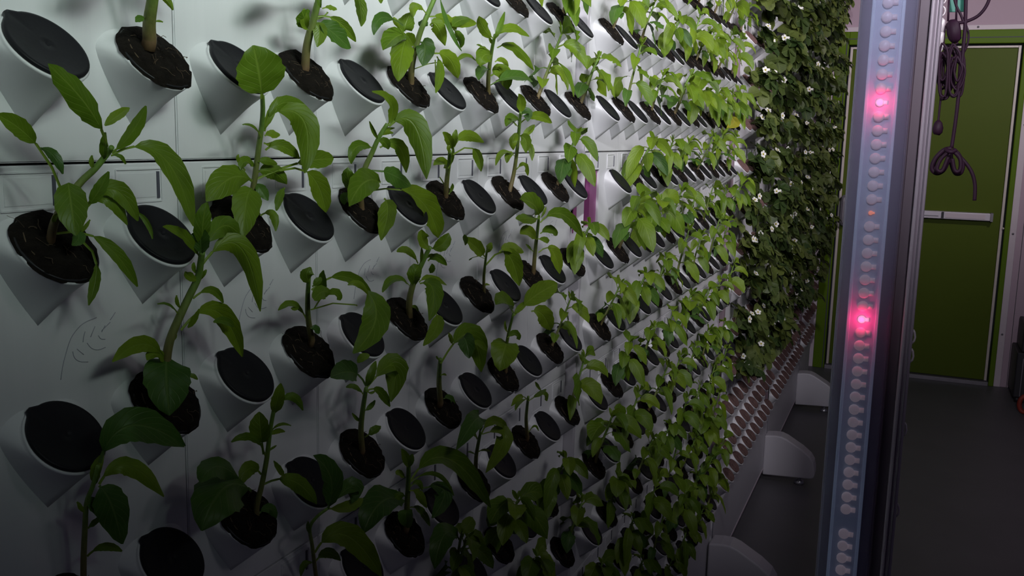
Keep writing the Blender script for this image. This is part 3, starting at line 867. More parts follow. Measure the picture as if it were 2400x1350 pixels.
FG[(1, 2)] = dict(lab='sturdy pepper plant with thick leaning stem and short leaves', stem=[(957, 745), (960, 700), (972, 655), (990, 615), (1008, 578)], r=7,
  L=[(1010, 582, 985, 570, 988, 538, 32, 0.05), (1012, 582, 1040, 580, 1052, 546, 30, 0.05), (980, 618, 960, 570, 930, 590, 18, 0.1), (1003, 612, 1020, 590, 1047, 622, 18, 0.1), (972, 668, 965, 635, 985, 620, 32, 0.0),
     (960, 670, 925, 630, 896, 685, 24, 0.08), (982, 662, 1000, 640, 1047, 668, 18, 0.15), (984, 665, 1035, 650, 1006, 752, 42, 0.08), (1022, 735, 1040, 760, 992, 810, 30, 0.05), (985, 615, 990, 600, 988, 580, 8, 0.0),
     (1000, 605, 1010, 595, 1018, 598, 7, 0.0), (1008, 640, 1015, 630, 1012, 618, 14, 0.0), (960, 720, 975, 715, 980, 730, 10, 0.1)])
FG[(2, 2)] = dict(lab='thin forked pepper seedling with leaf hanging from long stalk', stem=[(1132, 692), (1134, 650), (1137, 618), (1141, 588)], r=3.5,
  L=[(1136, 602, 1122, 580, 1088, 558, 30, 0.1), (1136, 606, 1118, 592, 1099, 610, 4, 0.8), (1141, 592, 1145, 580, 1152, 568, 16, 0.0), (1138, 622, 1195, 540, 1217, 670, 40, 0.4), (1170, 590, 1200, 565, 1227, 592, 28, 0.1),
     (1132, 672, 1140, 662, 1148, 668, 6, 0.1), (1090, 575, 1092, 560, 1088, 550, 12, 0.0)])
FG[(3, 2)] = dict(lab='pepper seedling with one broad pointed leaf to its left', stem=[(1248, 640), (1254, 590), (1259, 545), (1263, 508)], r=4.5,
  L=[(1264, 512, 1262, 470, 1218, 468, 48, 0.1), (1262, 512, 1245, 510, 1209, 512, 26, 0.1), (1266, 522, 1315, 462, 1366, 556, 30, 0.15), (1258, 562, 1238, 530, 1219, 548, 28, 0.05), (1266, 548, 1290, 528, 1306, 552, 22, 0.1),
     (1262, 592, 1300, 555, 1312, 642, 28, 0.3), (1268, 510, 1275, 500, 1280, 485, 6, 0.1), (1250, 590, 1240, 580, 1232, 572, 6, 0.2), (1260, 560, 1280, 560, 1286, 568, 14, 0.1)])
FG[(-1, 3)] = dict(lab='pepper plant at lower left with large dark leaves', stem=[(192, 1385), (196, 1310), (199, 1240), (203, 1180), (218, 1138), (230, 1092)], r=6.5,
  L=[(234, 1085, 275, 925, 432, 1046, 82, 0.1, 1), (222, 1135, 222, 1100, 242, 1064, 26, 0.0), (232, 1135, 290, 1030, 384, 1164, 44, 0.1), (232, 1138, 265, 1160, 286, 1275, 74, 0.05, 1), (206, 1238, 220, 1225, 236, 1208, 15, 0.1),
     (204, 1304, 240, 1265, 286, 1292, 19, 0.2), (198, 1200, 190, 1190, 181, 1176, 11, 0.0), (210, 1160, 218, 1185, 240, 1200, 30, 0.1, 1)])
FG[(0, 3)] = dict(lab='pepper plant with huge lobed leaf left of its soil', stem=[(598, 1228), (602, 1185), (614, 1135), (626, 1070), (633, 1010), (642, 960)], r=6.5,
  L=[(644, 968, 650, 940, 658, 898, 30, 0.0), (655, 945, 690, 905, 710, 962, 20, 0.1), (618, 1065, 612, 1030, 608, 965, 48, 0.35), (622, 1068, 600, 995, 542, 1036, 22, 0.2), (590, 1150, 520, 1090, 472, 1244, 116, 0.05, 1),
     (612, 1112, 582, 1070, 563, 1138, 34, 0.1), (618, 1135, 665, 1110, 720, 1078, 742, 1182, 38), (668, 1118, 655, 1105, 641, 1080, 15, 0.0), (634, 1012, 655, 985, 682, 998, 7, 0.1), (632, 1020, 650, 1005, 668, 1012, 12, 0.05),
     (560, 1120, 500, 1060, 470, 1130, 60, 0.0, 1), (625, 1060, 640, 1050, 648, 1044, 6, 0.1), (605, 1205, 640, 1170, 646, 1220, 26, 0.1, 1), (600, 1220, 608, 1240, 604, 1245, 10, 0.0)])
FG[(1, 3)] = dict(lab='pepper plant with tall straight stem and bright arched leaf at top', stem=[(846, 1058), (846, 1005), (851, 955), (858, 910)], r=6.5,
  L=[(852, 925, 835, 895, 811, 908, 15, 0.1), (858, 918, 885, 895, 914, 953, 22, 0.3), (860, 908, 955, 790, 916, 942, 54, 0.12), (860, 905, 868, 880, 881, 846, 19, 0.0), (858, 905, 835, 850, 774, 884, 50, 0.35, 1),
     (838, 850, 850, 835, 866, 832, 20, 0.0), (855, 962, 868, 958, 879, 938, 12, 0.1), (848, 988, 835, 985, 825, 968, 9, 0.1), (855, 1025, 870, 1015, 892, 998, 20, 0.3), (862, 918, 870, 925, 880, 915, 6, 0.1)])
FG[(2, 3)] = dict(lab='pepper plant with bare cut stem and one leaf arching right', stem=[(1030, 945), (1029, 900), (1030, 865), (1032, 842)], r=6,
  L=[(1033, 852, 1115, 705, 1128, 872, 54, 0.2), (1062, 808, 1060, 795, 1051, 780, 11, 0.0), (1108, 805, 1125, 800, 1141, 822, 17, 0.0), (1033, 880, 1042, 875, 1046, 880, 5, 0.1), (1030, 845, 1025, 838, 1022, 835, 5, 0.1),
     (1040, 935, 1055, 925, 1065, 950, 18, 0.1, 1), (1085, 790, 1095, 790, 1100, 840, 38, 0.0, 1)])
FG[(3, 3)] = dict(lab='pepper seedling with heart-shaped leaf hanging before its soil', stem=[(1183, 872), (1186, 820), (1193, 775), (1203, 735)], r=4,
  L=[(1188, 802, 1185, 805, 1171, 870, 64, 0.0), (1204, 736, 1185, 690, 1163, 714, 46, 0.1), (1204, 740, 1245, 690, 1306, 665, 46, 0.25), (1190, 792, 1210, 770, 1218, 797, 19, 0.1), (1206, 735, 1218, 722, 1236, 706, 14, 0.0),
     (1190, 780, 1182, 770, 1184, 752, 6, 0.0), (1245, 730, 1275, 720, 1290, 775, 40, 0.1)])
FG[(0, 4)] = dict(lab='pepper plant cut by the bottom edge, thin crooked stem', stem=[(742, 1385), (738, 1330), (732, 1280), (726, 1238), (742, 1212), (768, 1192)], r=4.5,
  L=[(768, 1194, 800, 1110, 734, 1068, 52, 0.05, 1), (770, 1192, 820, 1195, 851, 1168, 26, 0.05), (738, 1295, 800, 1180, 895, 1352, 58, 0.12), (740, 1315, 770, 1275, 798, 1314, 24, 0.1), (768, 1190, 850, 1100, 824, 1180, 44, 0.1, 1),
     (728, 1250, 720, 1240, 722, 1222, 10, 0.0), (735, 1320, 710, 1310, 705, 1350, 16, 0.1)])
FG[(1, 4)] = dict(lab='bushy pepper plant low down with wide leaf sweeping right', stem=[(950, 1240), (954, 1185), (957, 1130), (958, 1085)], r=6.5,
  L=[(957, 1095, 955, 1075, 941, 1052, 19, 0.0), (958, 1095, 962, 1080, 967, 1064, 15, 0.0), (962, 1128, 1040, 985, 1150, 1190, 54, 0.12), (948, 1175, 890, 1140, 852, 1249, 76, 0.08, 1), (962, 1130, 1030, 1075, 1064, 1162, 11, 0.15),
     (965, 1150, 1085, 1115, 1014, 1214, 42, 0.2, 1), (950, 1120, 935, 1105, 928, 1112, 18, 0.1), (952, 1165, 930, 1145, 918, 1190, 22, 0.1), (955, 1195, 948, 1200, 956, 1238, 36, 0.0, 1), (958, 1190, 985, 1180, 1008, 1233, 18, 0.2),
     (962, 1140, 985, 1115, 990, 1150, 14, 0.1), (960, 1150, 985, 1145, 1000, 1190, 22, 0.2)])
FG[(2, 4)] = dict(lab='pepper seedling with curled bright leaf falling over a lid', stem=[(1112, 1112), (1116, 1070), (1121, 1038), (1126, 1015)], r=4.5,
  L=[(1124, 1018, 1140, 925, 1070, 1054, 42, 0.2, 1), (1128, 1018, 1150, 960, 1192, 1008, 22, 0.15), (1130, 1018, 1225, 985, 1138, 1108, 38, 0.1), (1120, 1030, 1110, 1015, 1102, 1022, 16, 0.05), (1125, 1012, 1130, 1000, 1128, 988, 6, 0.1),
     (1118, 1060, 1135, 1050, 1150, 1058, 6, 0.2), (1116, 1068, 1105, 1055, 1096, 1060, 6, 0.2)])
FG[(3, 4)] = dict(lab='small pepper seedling with bare stem and sparse tiny leaves', stem=[(1234, 1028), (1233, 985), (1235, 955), (1238, 930)], r=4,
  L=[(1236, 938, 1222, 915, 1198, 952, 14, 0.3), (1236, 935, 1210, 940, 1208, 962, 10, 0.1), (1238, 940, 1260, 925, 1280, 912, 12, 0.3), (1262, 925, 1278, 915, 1282, 940, 18, 0.0), (1268, 915, 1258, 905, 1254, 895, 9, 0.0), (1238, 1015, 1255, 985, 1262, 1010, 6, 0.2)])
FG[(1, 5)] = dict(lab='dark pepper plant cut by the bottom edge, leaves spread sideways', stem=[(1066, 1385), (1072, 1320), (1078, 1270), (1086, 1240)], r=4.5,
  L=[(1078, 1268, 1040, 1200, 1018, 1334, 54, 0.1, 1), (1084, 1250, 1095, 1235, 1108, 1212, 32, 0.05), (1080, 1290, 1115, 1230, 1133, 1304, 28, 0.1), (1075, 1300, 1060, 1280, 1062, 1310, 20, 0.1)])

PREFIX = {}
def build_fg(key, loc, root):
    d = FG[key]
    rnd = random.Random((key[0] + 3) * 97 + key[1] * 13)
    n = len(d['stem'])
    ybase = loc.y - 0.004
    pts = []
    for i, (x, y) in enumerate(d['stem']):
        u = i / (n - 1)
        Y = ybase - 0.030 * u ** 1.2
        pts.append(P(x, y, Y) - loc)
    # root the stem in the soil
    pts[0] = pts[0] + NRM * 0.002
    path = smooth_path(pts, 4)
    mdl = px_len(loc, d['r'])
    m = MB()
    nn = len(path)
    m.tube([path[0] - Vector((0, -0.002, 0.006))] + path, [mdl * 1.25] + [mdl * (1.15 - 0.45 * i / (nn - 1)) for i in range(nn)], 9)
    for i in range(2, nn - 1, 3):
        pass
    m.build('stem', M['stem'], root)
    for L in d['L']:
        L = list(L)
        dark = False
        if len(L) == 9 and L[8] == 1:
            dark = True
            L = L[:8]
        if len(L) == 9:          # two control points given: average them
            bx, by, c1x, c1y, c2x, c2y, tx, ty, wd = L
            cx, cy, pet = (c1x + c2x) / 2, (c1y + c2y) / 2, 0.25
        elif len(L) == 8:
            bx, by, cx, cy, tx, ty, wd, pet = L
        elif len(L) == 7:
            bx, by, cx, cy, tx, ty, wd = L; pet = 0.0
        elif len(L) == 6:
            bx, by, tx, ty, wd, pet = L
            cx, cy = (bx + tx) / 2, (by + ty) / 2
        # depth of the leaf base = depth of the nearest stem point
        bd = min(((bx - x) ** 2 + (by - y) ** 2, i) for i, (x, y) in enumerate(d['stem']))
        ub = bd[1] / (n - 1)
        yb = ybase - 0.030 * ub ** 1.2
        if bd[0] > 1600:
            yb -= 0.012
        ln = math.hypot(tx - bx, ty - by)
        lm = px_len(loc, ln)
        yt = yb - rnd.uniform(0.05, 0.55) * lm
        yc = (yb + yt) / 2 - rnd.uniform(0.0, 0.25) * lm
        B = P(bx, by, yb) - loc; T = P(tx, ty, min(yt, loc.y + 0.004)) - loc; C = P(cx, cy, yc) - loc
        face = (CAM - (loc + C)).normalized()
        face = (face + Vector((0, 0, 0.25))).normalized()
        v, f, uv = leaf_geo(B, C, T, px_len(loc + C, wd) * 1.06, pet, face, math.radians(rnd.uniform(-22, 22)), rnd, fold=rnd.choice((-0.28, 0.22, 0.32)), wave=rnd.uniform(0.05, 0.14))
        ob('leaf', mesh('leaf', v, f, M['leaf_dark'] if dark else M['leaf'], True, uv), root)

# templates for the smaller plants farther along the wall
def make_template(seed):
    rnd = random.Random(seed)
    parts = []
    h = rnd.uniform(0.062, 0.108)
    lean = rnd.uniform(-0.004, 0.030)
    out = rnd.uniform(0.010, 0.028)
    pts = [Vector((lean * u ** 1.3 + 0.003 * math.sin(5 * u + seed), -out * u, h * u)) for u in (0, 0.2, 0.4, 0.6, 0.8, 1.0)]
    path = smooth_path(pts, 3)
    r0 = rnd.uniform(0.0022, 0.0032)
    m = MB()
    m.tube([Vector((0, 0.001, -0.006))] + path, [r0 * 1.1] + [r0 * (1.1 - 0.5 * i / (len(path) - 1)) for i in range(len(path))], 7)
    parts.append(('stem', mesh('stem', m.v, m.f, M['stem'], True, m.uv)))
    nl = rnd.randint(8, 11)
    a = rnd.uniform(0, 6.28)
    for i in range(nl):
        u = 0.25 + 0.75 * (i / (nl - 1)) ** 0.8
        a += 2.4 + rnd.uniform(-0.4, 0.4)
        p = Vector((lean * u ** 1.3 + 0.003 * math.sin(5 * u + seed), -out * u, h * u))
        dx, dy = math.cos(a), math.sin(a)
        if dy > 0.15:
            dy *= 0.25
        dv = Vector((dx, dy - 0.15, 0)).normalized()
        ln = rnd.uniform(0.036, 0.064) * (1.0 if 0.3 < u < 0.95 else 0.7)
        up = rnd.uniform(0.1, 0.8) if u > 0.8 else rnd.uniform(-0.2, 0.5)
        C = p + dv * ln * 0.45 + Vector((0, 0, ln * (0.25 + up * 0.5)))
        T = p + dv * ln * 0.85 + Vector((0, 0, ln * (up - rnd.uniform(0.4, 1.0))))
        wd = ln * rnd.uniform(0.38, 0.60)
        fc = Vector((-0.45, -0.55, 0.7)).normalized()
        v, f, uv = leaf_geo(p, C, T, wd, rnd.uniform(0.12, 0.28), fc, math.radians(rnd.uniform(-35, 35)), rnd, nu=8, fold=rnd.choice((-0.25, 0.25, 0.35)), wave=rnd.uniform(0.05, 0.16))
        parts.append(('leaf', mesh('leaf', v, f, M['leaf_dark'] if u < 0.5 and rnd.random() < 0.5 else M['leaf'], True, uv)))
    # little shoots at the tip
    p = path[-1]
    for q in range(3):
        a = rnd.uniform(0, 6.28); ln = rnd.uniform(0.012, 0.022)
        dv = Vector((math.cos(a) * 0.5, math.sin(a) * 0.4 - 0.1, 1)).normalized()
        v, f, uv = leaf_geo(p, p + dv * ln * 0.6, p + dv * ln + Vector((dv.x, dv.y, -0.2)) * ln * 0.4, ln * 0.33, 0.05, Vector((-0.6, -0.6, 0.3)).normalized(), 0.2, rnd, nu=6, wave=0.05)
        parts.append(('leaf', mesh('leaf', v, f, M['leaf'], True, uv)))
    return parts
TPL = [make_template(s) for s in (11, 12, 13, 14, 15, 16, 17, 18)]

# ------------------------------------------------------------------ strawberry templates
def leaflet(c, dirv, nrm, size, rnd):
    dirv = dirv.normalized(); side = dirv.cross(nrm).normalized(); nrm = side.cross(dirv).normalized()
    v = [c]; uv = [(0.0, 0.5)]
    n = 13
    rim_ = []
    for i in range(n):
        a = -2.7 + 5.4 * i / (n - 1)
        # heart-like round leaflet, toothed edge
        R = size * (0.55 + 0.022 * (-1) ** i)
        x = size * 0.52 + R * math.cos(a) * 1.02; y = R * 0.92 * math.sin(a)
        cup = 0.16 * size * (abs(y) / (0.5 * size)) ** 1.5 - 0.22 * size * max(0, x / size - 0.5)
        rim_.append(c + dirv * x + side * y + nrm * cup)
        uv.append((max(0, min(1, x / (1.1 * size))), 0.5 + 0.5 * y / (0.56 * size)))
    mid = c + dirv * size * 0.52 - nrm * size * 0.03
    v.append(mid); uv.append((0.5, 0.5))
    base = 2
    uvs = [uv[0], uv[-1]] + uv[1:-1]
    v += rim_
    f = []
    for i in range(n - 1):
        f.append((1, base + i, base + i + 1))
    f.append((1, base + n - 1, 0)); f.append((1, 0, base))
    return v, f, uvs

def make_straw(seed):
    rnd = random.Random(seed)
    parts = []
    nl = rnd.randint(7, 9)
    for i in range(nl):
        a = rnd.uniform(-1.35, 1.35) + (math.pi if rnd.random() < 0.12 else 0)
        el = rnd.uniform(-0.5, 0.9)
        ln = rnd.uniform(0.035, 0.078)
        dv = Vector((math.sin(a) * 0.75, -math.cos(a) * math.cos(el) * 0.7 - 0.12, math.sin(el))).normalized()
        B = Vector((rnd.uniform(-0.008, 0.008), rnd.uniform(-0.006, 0.002), 0.002))
        C = B + dv * ln * 0.6 + Vector((0, 0, 0.012))
        T = B + dv * ln + Vector((0, -0.004, -0.012 * rnd.random()))
        if T.y > -0.012:
            T.y = -0.012
        m = MB()
        m.tube([B, bez(B, C, T, 0.35), bez(B, C, T, 0.7), T], 0.0009, 4, False)
        nrm = Vector((rnd.uniform(-0.7, 0.3), -0.8 + rnd.uniform(-0.3, 0.3), 0.75 + rnd.uniform(-0.4, 0.2))).normalized()
        fw_ = (T - C).normalized() + Vector((0, -0.2, -0.35))
        fw_ = (fw_ - nrm * fw_.dot(nrm))
        if fw_.length < 0.1:
            fw_ = Vector((0.3, 0, -1))
        fw_.normalize()
        sd = fw_.cross(nrm)
        sz = rnd.uniform(0.034, 0.048)
        for (d_, sc) in ((fw_, 1.0), ((fw_ * 0.25 + sd).normalized(), 0.9), ((fw_ * 0.25 - sd).normalized(), 0.9)):
            v, f, uv = leaflet(T + nrm * rnd.uniform(-0.001, 0.001), d_, (nrm + Vector((rnd.uniform(-.2, .2), rnd.uniform(-.2, .2), rnd.uniform(-.2, .2)))).normalized(), sz * sc, rnd)
            m.add(v, f, uv)
        parts.append(('leaf', mesh('leaf', m.v, m.f, M['straw'], True, m.uv)))
    for q in range(rnd.choice((0, 1, 2, 3))):
        a = rnd.uniform(-1.2, 1.2); ln = rnd.uniform(0.045, 0.075)
        dv = Vector((math.sin(a) * 0.7, -0.75, rnd.uniform(-0.1, 0.8))).normalized()
        T = dv * ln
        nrm = (Vector((-0.55, -0.6, 0.4)) + Vector((rnd.uniform(-.3, .3),) * 3)).normalized()
        st = MB().tube([Vector((0, 0, 0)), dv * ln * 0.5 + Vector((0, 0, 0.008)), T], 0.0007, 4, False)
        s_ = mesh('flower_stalk', st.v, st.f, M['stem'], True, [(0.8, 0.5)] * len(st.v))
        parts.append(('flower_stalk', s_))
        fm = MB()
        u_ = nrm.orthogonal().normalized(); w_ = nrm.cross(u_)
        for k in range(5):
            d_ = (u_ * math.cos(k * 1.2566) + w_ * math.sin(k * 1.2566))
            t_ = d_.cross(nrm)
            v = [T, T + d_ * 0.004 + t_ * 0.004, T + d_ * 0.0095 + t_ * 0.0038 + nrm * 0.001, T + d_ * 0.011 + nrm * 0.0014, T + d_ * 0.0095 - t_ * 0.0038 + nrm * 0.001, T + d_ * 0.004 - t_ * 0.004]
            fm.add(v, [(0, 1, 2, 3), (0, 3, 4, 5)])
        parts.append(('flower', mesh('flower', fm.v, fm.f, M['petal'], True, fm.uv)))
        cm = MB().tube([T - nrm * 0.0005, T + nrm * 0.0012, T + nrm * 0.0020], [0.0034, 0.0032, 0.0010], 8)
        parts.append(('flower_centre', mesh('flower_centre', cm.v, cm.f, M['pollen'], True, cm.uv)))
    return parts
STR = [make_straw(s) for s in (31, 32, 33, 34, 35, 36, 37)]

# ------------------------------------------------------------------ fill the pots
rndp = random.Random(2024)
pots.sort(key=lambda p: (p[4], p[5].x))
fg_map = {}
cnt = {}
def nth(key):
    cnt[key] = cnt.get(key, 0) + 1
    return ORD[cnt[key] - 1]

LOOKS = ['leafy', 'bushy', 'upright', 'drooping', 'slender', 'compact']
n_plants = n_lids = n_straw = n_plug = 0
for (kind, si, k, ci, r, loc) in pots:
    vis = inframe(loc, 4)
    near = inframe(loc, 110 if kind == 'pepper' else 40)
    even = (r % 2 == 0)
    if kind == 'pepper':
        is_soil = (ci == 1) if even else (ci == 0)
        if si == 1 and k >= 3 and r <= 0 and rndp.random() < 0.55:
            is_soil = True
        kk = k - 1 if si == 0 else k + 5
        if is_soil:
            key = (kk, r)
            if key in FG and si == 0:
                root = bpy.data.objects.new('pepper_plant', None); col.objects.link(root)
                root.location = loc
                if vis:
                    nth(('p', r))
                tag(root, FG[key]['lab'], 'plant', 'pepper plants on the wall')
                fit_pot(loc, rndp, root)
                build_fg(key, loc, root)
                n_plants += 1
                continue
            if not near:
                continue
            root = bpy.data.objects.new('pepper_plant', None); col.objects.link(root)
            root.location = loc
            if vis:
                tag(root, 'pepper plant growing in soil, %s, %s plant from left' % (row_name(r), nth(('p', r))), 'plant', 'pepper plants on the wall')
            else:
                tag(root, 'pepper plant rooted just outside the picture frame', 'plant', 'pepper plants rooted outside the frame')
            fit_pot(loc, rndp, root)
            tp = TPL[rndp.randrange(len(TPL))]
            s = rndp.uniform(0.82, 1.12); rz = rndp.uniform(-0.55, 0.45)
            for (nm, me) in tp:
                ob(nm, me, root, loc=NRM * 0.005, rot=(0, 0, rz), scale=s)
            n_plants += 1
        else:
            if not near:
                continue
            o = ob('pot_lid', LID, None, loc, ROTX)
            if vis:
                tag(o, 'black round lid in white sleeve, %s, %s lid from left' % (row_name(r), nth(('l', r))), 'lid', 'black pot lids on the wall')
            else:
                tag(o, 'black round lid just outside the picture frame', 'lid', 'black pot lids outside the frame')
            n_lids += 1
    else:
        if not near:
            continue
        planted = r <= 6 and (rndp.random() < (0.80 if (ci == (1 if even else 0)) else 0.42))
        if si == 2 and k == 0 and ci == 0 and (r == 6 or rndp.random() < 0.55):
            planted = False
        if r == 6 and si >= 3 and rndp.random() < 0.5:
            planted = False
        if planted:
            root = bpy.data.objects.new('strawberry_plant', None); col.objects.link(root)
            root.location = loc
            if vis:
                tag(root, 'strawberry plant in brown plug, %s, %s strawberry from left' % (row_name(r), nth(('s', r))), 'plant', 'strawberry plants on the wall')
            else:
                tag(root, 'strawberry plant rooted just outside the picture frame', 'plant', 'strawberry plants rooted outside the frame')
            ob('plug', PLUG, root, rot=ROTP)
            tp = STR[rndp.randrange(len(STR))]
            s = rndp.uniform(0.85, 1.15); rz = rndp.uniform(-0.4, 0.4)
            for (nm, me) in tp:
                ob(nm, me, root, loc=NRM * 0.004, rot=(0, 0, rz), scale=s)
            n_straw += 1
        else:
            o = ob('plant_plug', PLUG, None, loc, ROTP)
            if vis:
                tag(o, 'empty brown fibre plug, %s, %s empty plug from left' % (row_name(r), nth(('b', r))), 'plug', 'empty brown plugs')
            else:
                tag(o, 'empty brown fibre plug just outside the picture frame', 'plug', 'brown plugs outside the frame')
            n_plug += 1
print('PLANTS', n_plants, 'LIDS', n_lids, 'STRAW', n_straw, 'PLUGS', n_plug)

# one yellowing leaf among the first strawberries
def extra_leaf(name, B, C, T, wd, mat, lab):
    rnd = random.Random(7)
    c = (B + T) / 2
    v, f, uv = leaf_geo(B - c, C - c, T - c, wd, 0.15, Vector((-0.7, -0.6, 0.3)).normalized(), 0.1, rnd, fold=0.25, wave=0.08)
    o = ob(name, mesh(name, v, f, mat, True, uv), None, c)
    tag(o, lab, 'leaf')
extra_leaf('yellow_leaf', P(1712, 268, -0.035), P(1735, 282, -0.06), P(1704, 300, -0.065), 0.032, M['leaf_yellow'], 'single yellow leaf at the edge of the strawberry panels')

# ------------------------------------------------------------------ the upright grow lamp beside the camera
XL = 0.80
lamp = bpy.data.objects.new('grow_lamp', None); col.objects.link(lamp)
lamp.location = (XL, -0.472, 0.0)
tag(lamp, 'upright LED grow lamp in clear half-round cover, white and red diodes', 'grow lamp')
Z0, Z1 = ZFL, 1.68
# local axes: -X towards the camera, +Y towards the growing wall
def lbox(x0, x1, y0, y1, z0, z1): return MB().box(x0, x1, y0, y1, z0, z1)
ch = MB()
ch.box(0.006, 0.034, -0.022, 0.021, Z0, Z1)
bevel_mod(ch.build('housing', M['alu_d'], lamp, smooth=False), 0.002)
bevel_mod(lbox(0.000, 0.036, -0.0378, -0.0322, Z0, Z1).build('side_profile', M['alu_l'], lamp, smooth=False), 0.0015)
bevel_mod(lbox(-0.003, 0.036, -0.0325, -0.0295, Z0, Z1).build('bright_ridge', M['alu_l'], lamp, smooth=False), 0.0012)
bevel_mod(lbox(-0.002, 0.034, -0.0358, -0.0346, Z0, Z1).build('thin_ridge', M['alu'], lamp, smooth=False), 0.0005)
lbox(0.012, 0.034, -0.0320, -0.0210, Z0, Z1).build('dark_channel', M['alu_d'], lamp, smooth=False)
bd = lbox(0.0035, 0.006, -0.0118, 0.0122, Z0, Z1).build('led_board', M['board'], lamp, smooth=False)
for s in (-0.0105, 0.0108):
    bevel_mod(lbox(0.0020, 0.0040, s - 0.0012, s + 0.0012, Z0, Z1).build('board_edge', M['edge'], bd, smooth=False), 0.0004)
# clear half-round cover
n = 18
v = []; f = []
for z in (Z0, Z1):
    for i in range(n + 1):
        a = math.pi * i / n
        v.append((0.008 - 0.016 * math.sin(a), 0.0210 * math.cos(a), z))
for i in range(n):
    f.append((i, i + 1, n + 2 + i, n + 1 + i))
m = MB().add(v, f)
cv = m.build('clear_cover', M['cover'], lamp)
sol = cv.modifiers.new('thick', 'SOLIDIFY'); sol.thickness = 0.0012
# diodes: rounded body with a small contact pad to its right
def led_mesh(rad, mat):
    m = MB()
    m.tube([(0.0034, 0, 0), (0.0016, 0, 0), (0.0008, 0, 0)], [rad, rad, rad * 0.7], 12)
    m.box(0.0022, 0.0034, -rad * 1.75, -rad * 0.7, -rad * 0.45, rad * 0.45)
    return mesh('diode', m.v, m.f, mat, True, m.uv)
LW = led_mesh(0.0042, M['led']); LR = led_mesh(0.0030, M['led_red']); LD = led_mesh(0.0017, M['led_dim'])
zr = PX(2070, 240, XL).z
zr2 = PX(2022, 750, XL).z
pitch = (zr - zr2) / 16.0
for i in range(-34, 46):
    z = zr - i * pitch
    if not (Z0 + 0.05 < z < Z1 - 0.05):
        continue
    me = LR if i in (-32, -16, 0, 16) else (LD if i in (-24, -8, 8) else LW)
    if i == 32:
        continue                         # this diode is missing
    o = ob('diode', me, lamp, (0, 0.0008, z))
    if me is LR:
        o['label'] = 'red glowing diode'
        pl = bpy.data.lights.new('red_diode_light', 'POINT'); pl.energy = 0.011; pl.color = (1.0, 0.01, 0.12); pl.shadow_soft_size = 0.002
        po = bpy.data.objects.new('red_diode_light', pl); col.objects.link(po); po.parent = lamp; po.location = (-0.004, 0.0008, z)
# small clear clips on the outer profile
for (px, py) in ((2138, 800), (2122, 1022), (2102, 1215), (2132, 845)):
    z = PX(px, py, XL).z
    MB().tube([(0.018, -0.0378, z - 0.005), (0.018, -0.0392, z - 0.003), (0.018, -0.0397, z), (0.018, -0.0390, z + 0.004), (0.018, -0.0378, z + 0.006)], 0.0009, 6).build('clip', M['silver'], lamp)

# ------------------------------------------------------------------ hanging cables behind the lamp
XC = 1.55
def cab(name, pts, rpx, mat, lab=None, cat='cable', parent=None, X=XC, group=None):
    q = [PX(p[0], p[1], X + (p[2] if len(p) > 2 else 0)) for p in pts]
    c = q[0] if parent is None else Vector(parent.location)
    rad = px_len(q[0], rpx)
    m = MB().tube(smooth_path([a - c for a in q], 6), rad, 8)
    o = m.build(name, mat, parent, None if parent is not None else c)
    if lab:
        tag(o, lab, cat, group)
    return o
G = 'cables hanging before the green door'
root = bpy.data.objects.new('power_cable', None); col.objects.link(root)
root.location = PX(2268, -160, XC)
tag(root, 'long black cable with its lower end tied in a bow-like loop', 'cable', G)
cab('cord', [(2268, -160), (2264, -20), (2262, 60), (2256, 130), (2249, 200), (2240, 280), (2230, 348)], 4.3, M['cable'], parent=root)
cab('left_loop', [(2230, 348), (2212, 352), (2192, 372), (2184, 395), (2196, 406), (2212, 398), (2222, 375), (2226, 356)], 5.2, M['cable'], parent=root)
cab('right_loop', [(2232, 350), (2246, 362), (2256, 385), (2252, 404), (2240, 406), (2232, 390), (2228, 365), (2230, 352)], 5.2, M['cable'], parent=root)
cab('left_strand', [(2226, 354, -.02), (2206, 372, -.02), (2196, 396, -.02), (2208, 400, -.02), (2222, 368, -.02)], 4.4, M['cable'], parent=root)
cab('left_strand', [(2228, 352, .02), (2200, 364, .02), (2188, 390, .02), (2202, 402, .02), (2220, 384, .02), (2227, 358, .02)], 4.6, M['cable'], parent=root)
cab('right_strand', [(2234, 354, -.02), (2250, 372, -.02), (2250, 398, -.02), (2238, 400, -.02), (2232, 372, -.02)], 4.6, M['cable'], parent=root)
cab('tail', [(2236, 356), (2260, 378), (2278, 405), (2285, 435), (2284, 470)], 4.2, M['cable'], parent=root)
cab('tie', [(2216, 350, -.02), (2228, 356, -.025), (2240, 352, -.02)], 5, M['cable'], parent=root)
cab('cable_loop', [(2330, -60), (2318, 0), (2296, 34), (2266, 50), (2246, 54), (2224, 62)], 3.8, M['cable'], 'black cable swinging in an arc from the top edge', group=G)
cab('cable_loop', [(2262, 54, .05), (2270, 80, .05), (2266, 108, .05), (2254, 130, .05)], 2.6, M['cable'], 'thin dark cable bowed outward right of the straight cable', group=G)
root = bpy.data.objects.new('plug_cord', None); col.objects.link(root)
root.location = PX(2206, 190, XC)
tag(root, 'thin cord ending in a small black plug', 'cord', G)
cab('cord', [(2206, 190), (2205, 225), (2202, 255), (2199, 284)], 2.4, M['cable'], parent=root)
q = [PX(x, y, XC) - root.location for (x, y) in ((2199, 282), (2199, 288), (2198, 300), (2197, 310), (2195, 316))]
MB().tube(q, [0.0025, 0.0055, 0.0075, 0.0068, 0.0040], 10).build('plug', M['cable'], root)
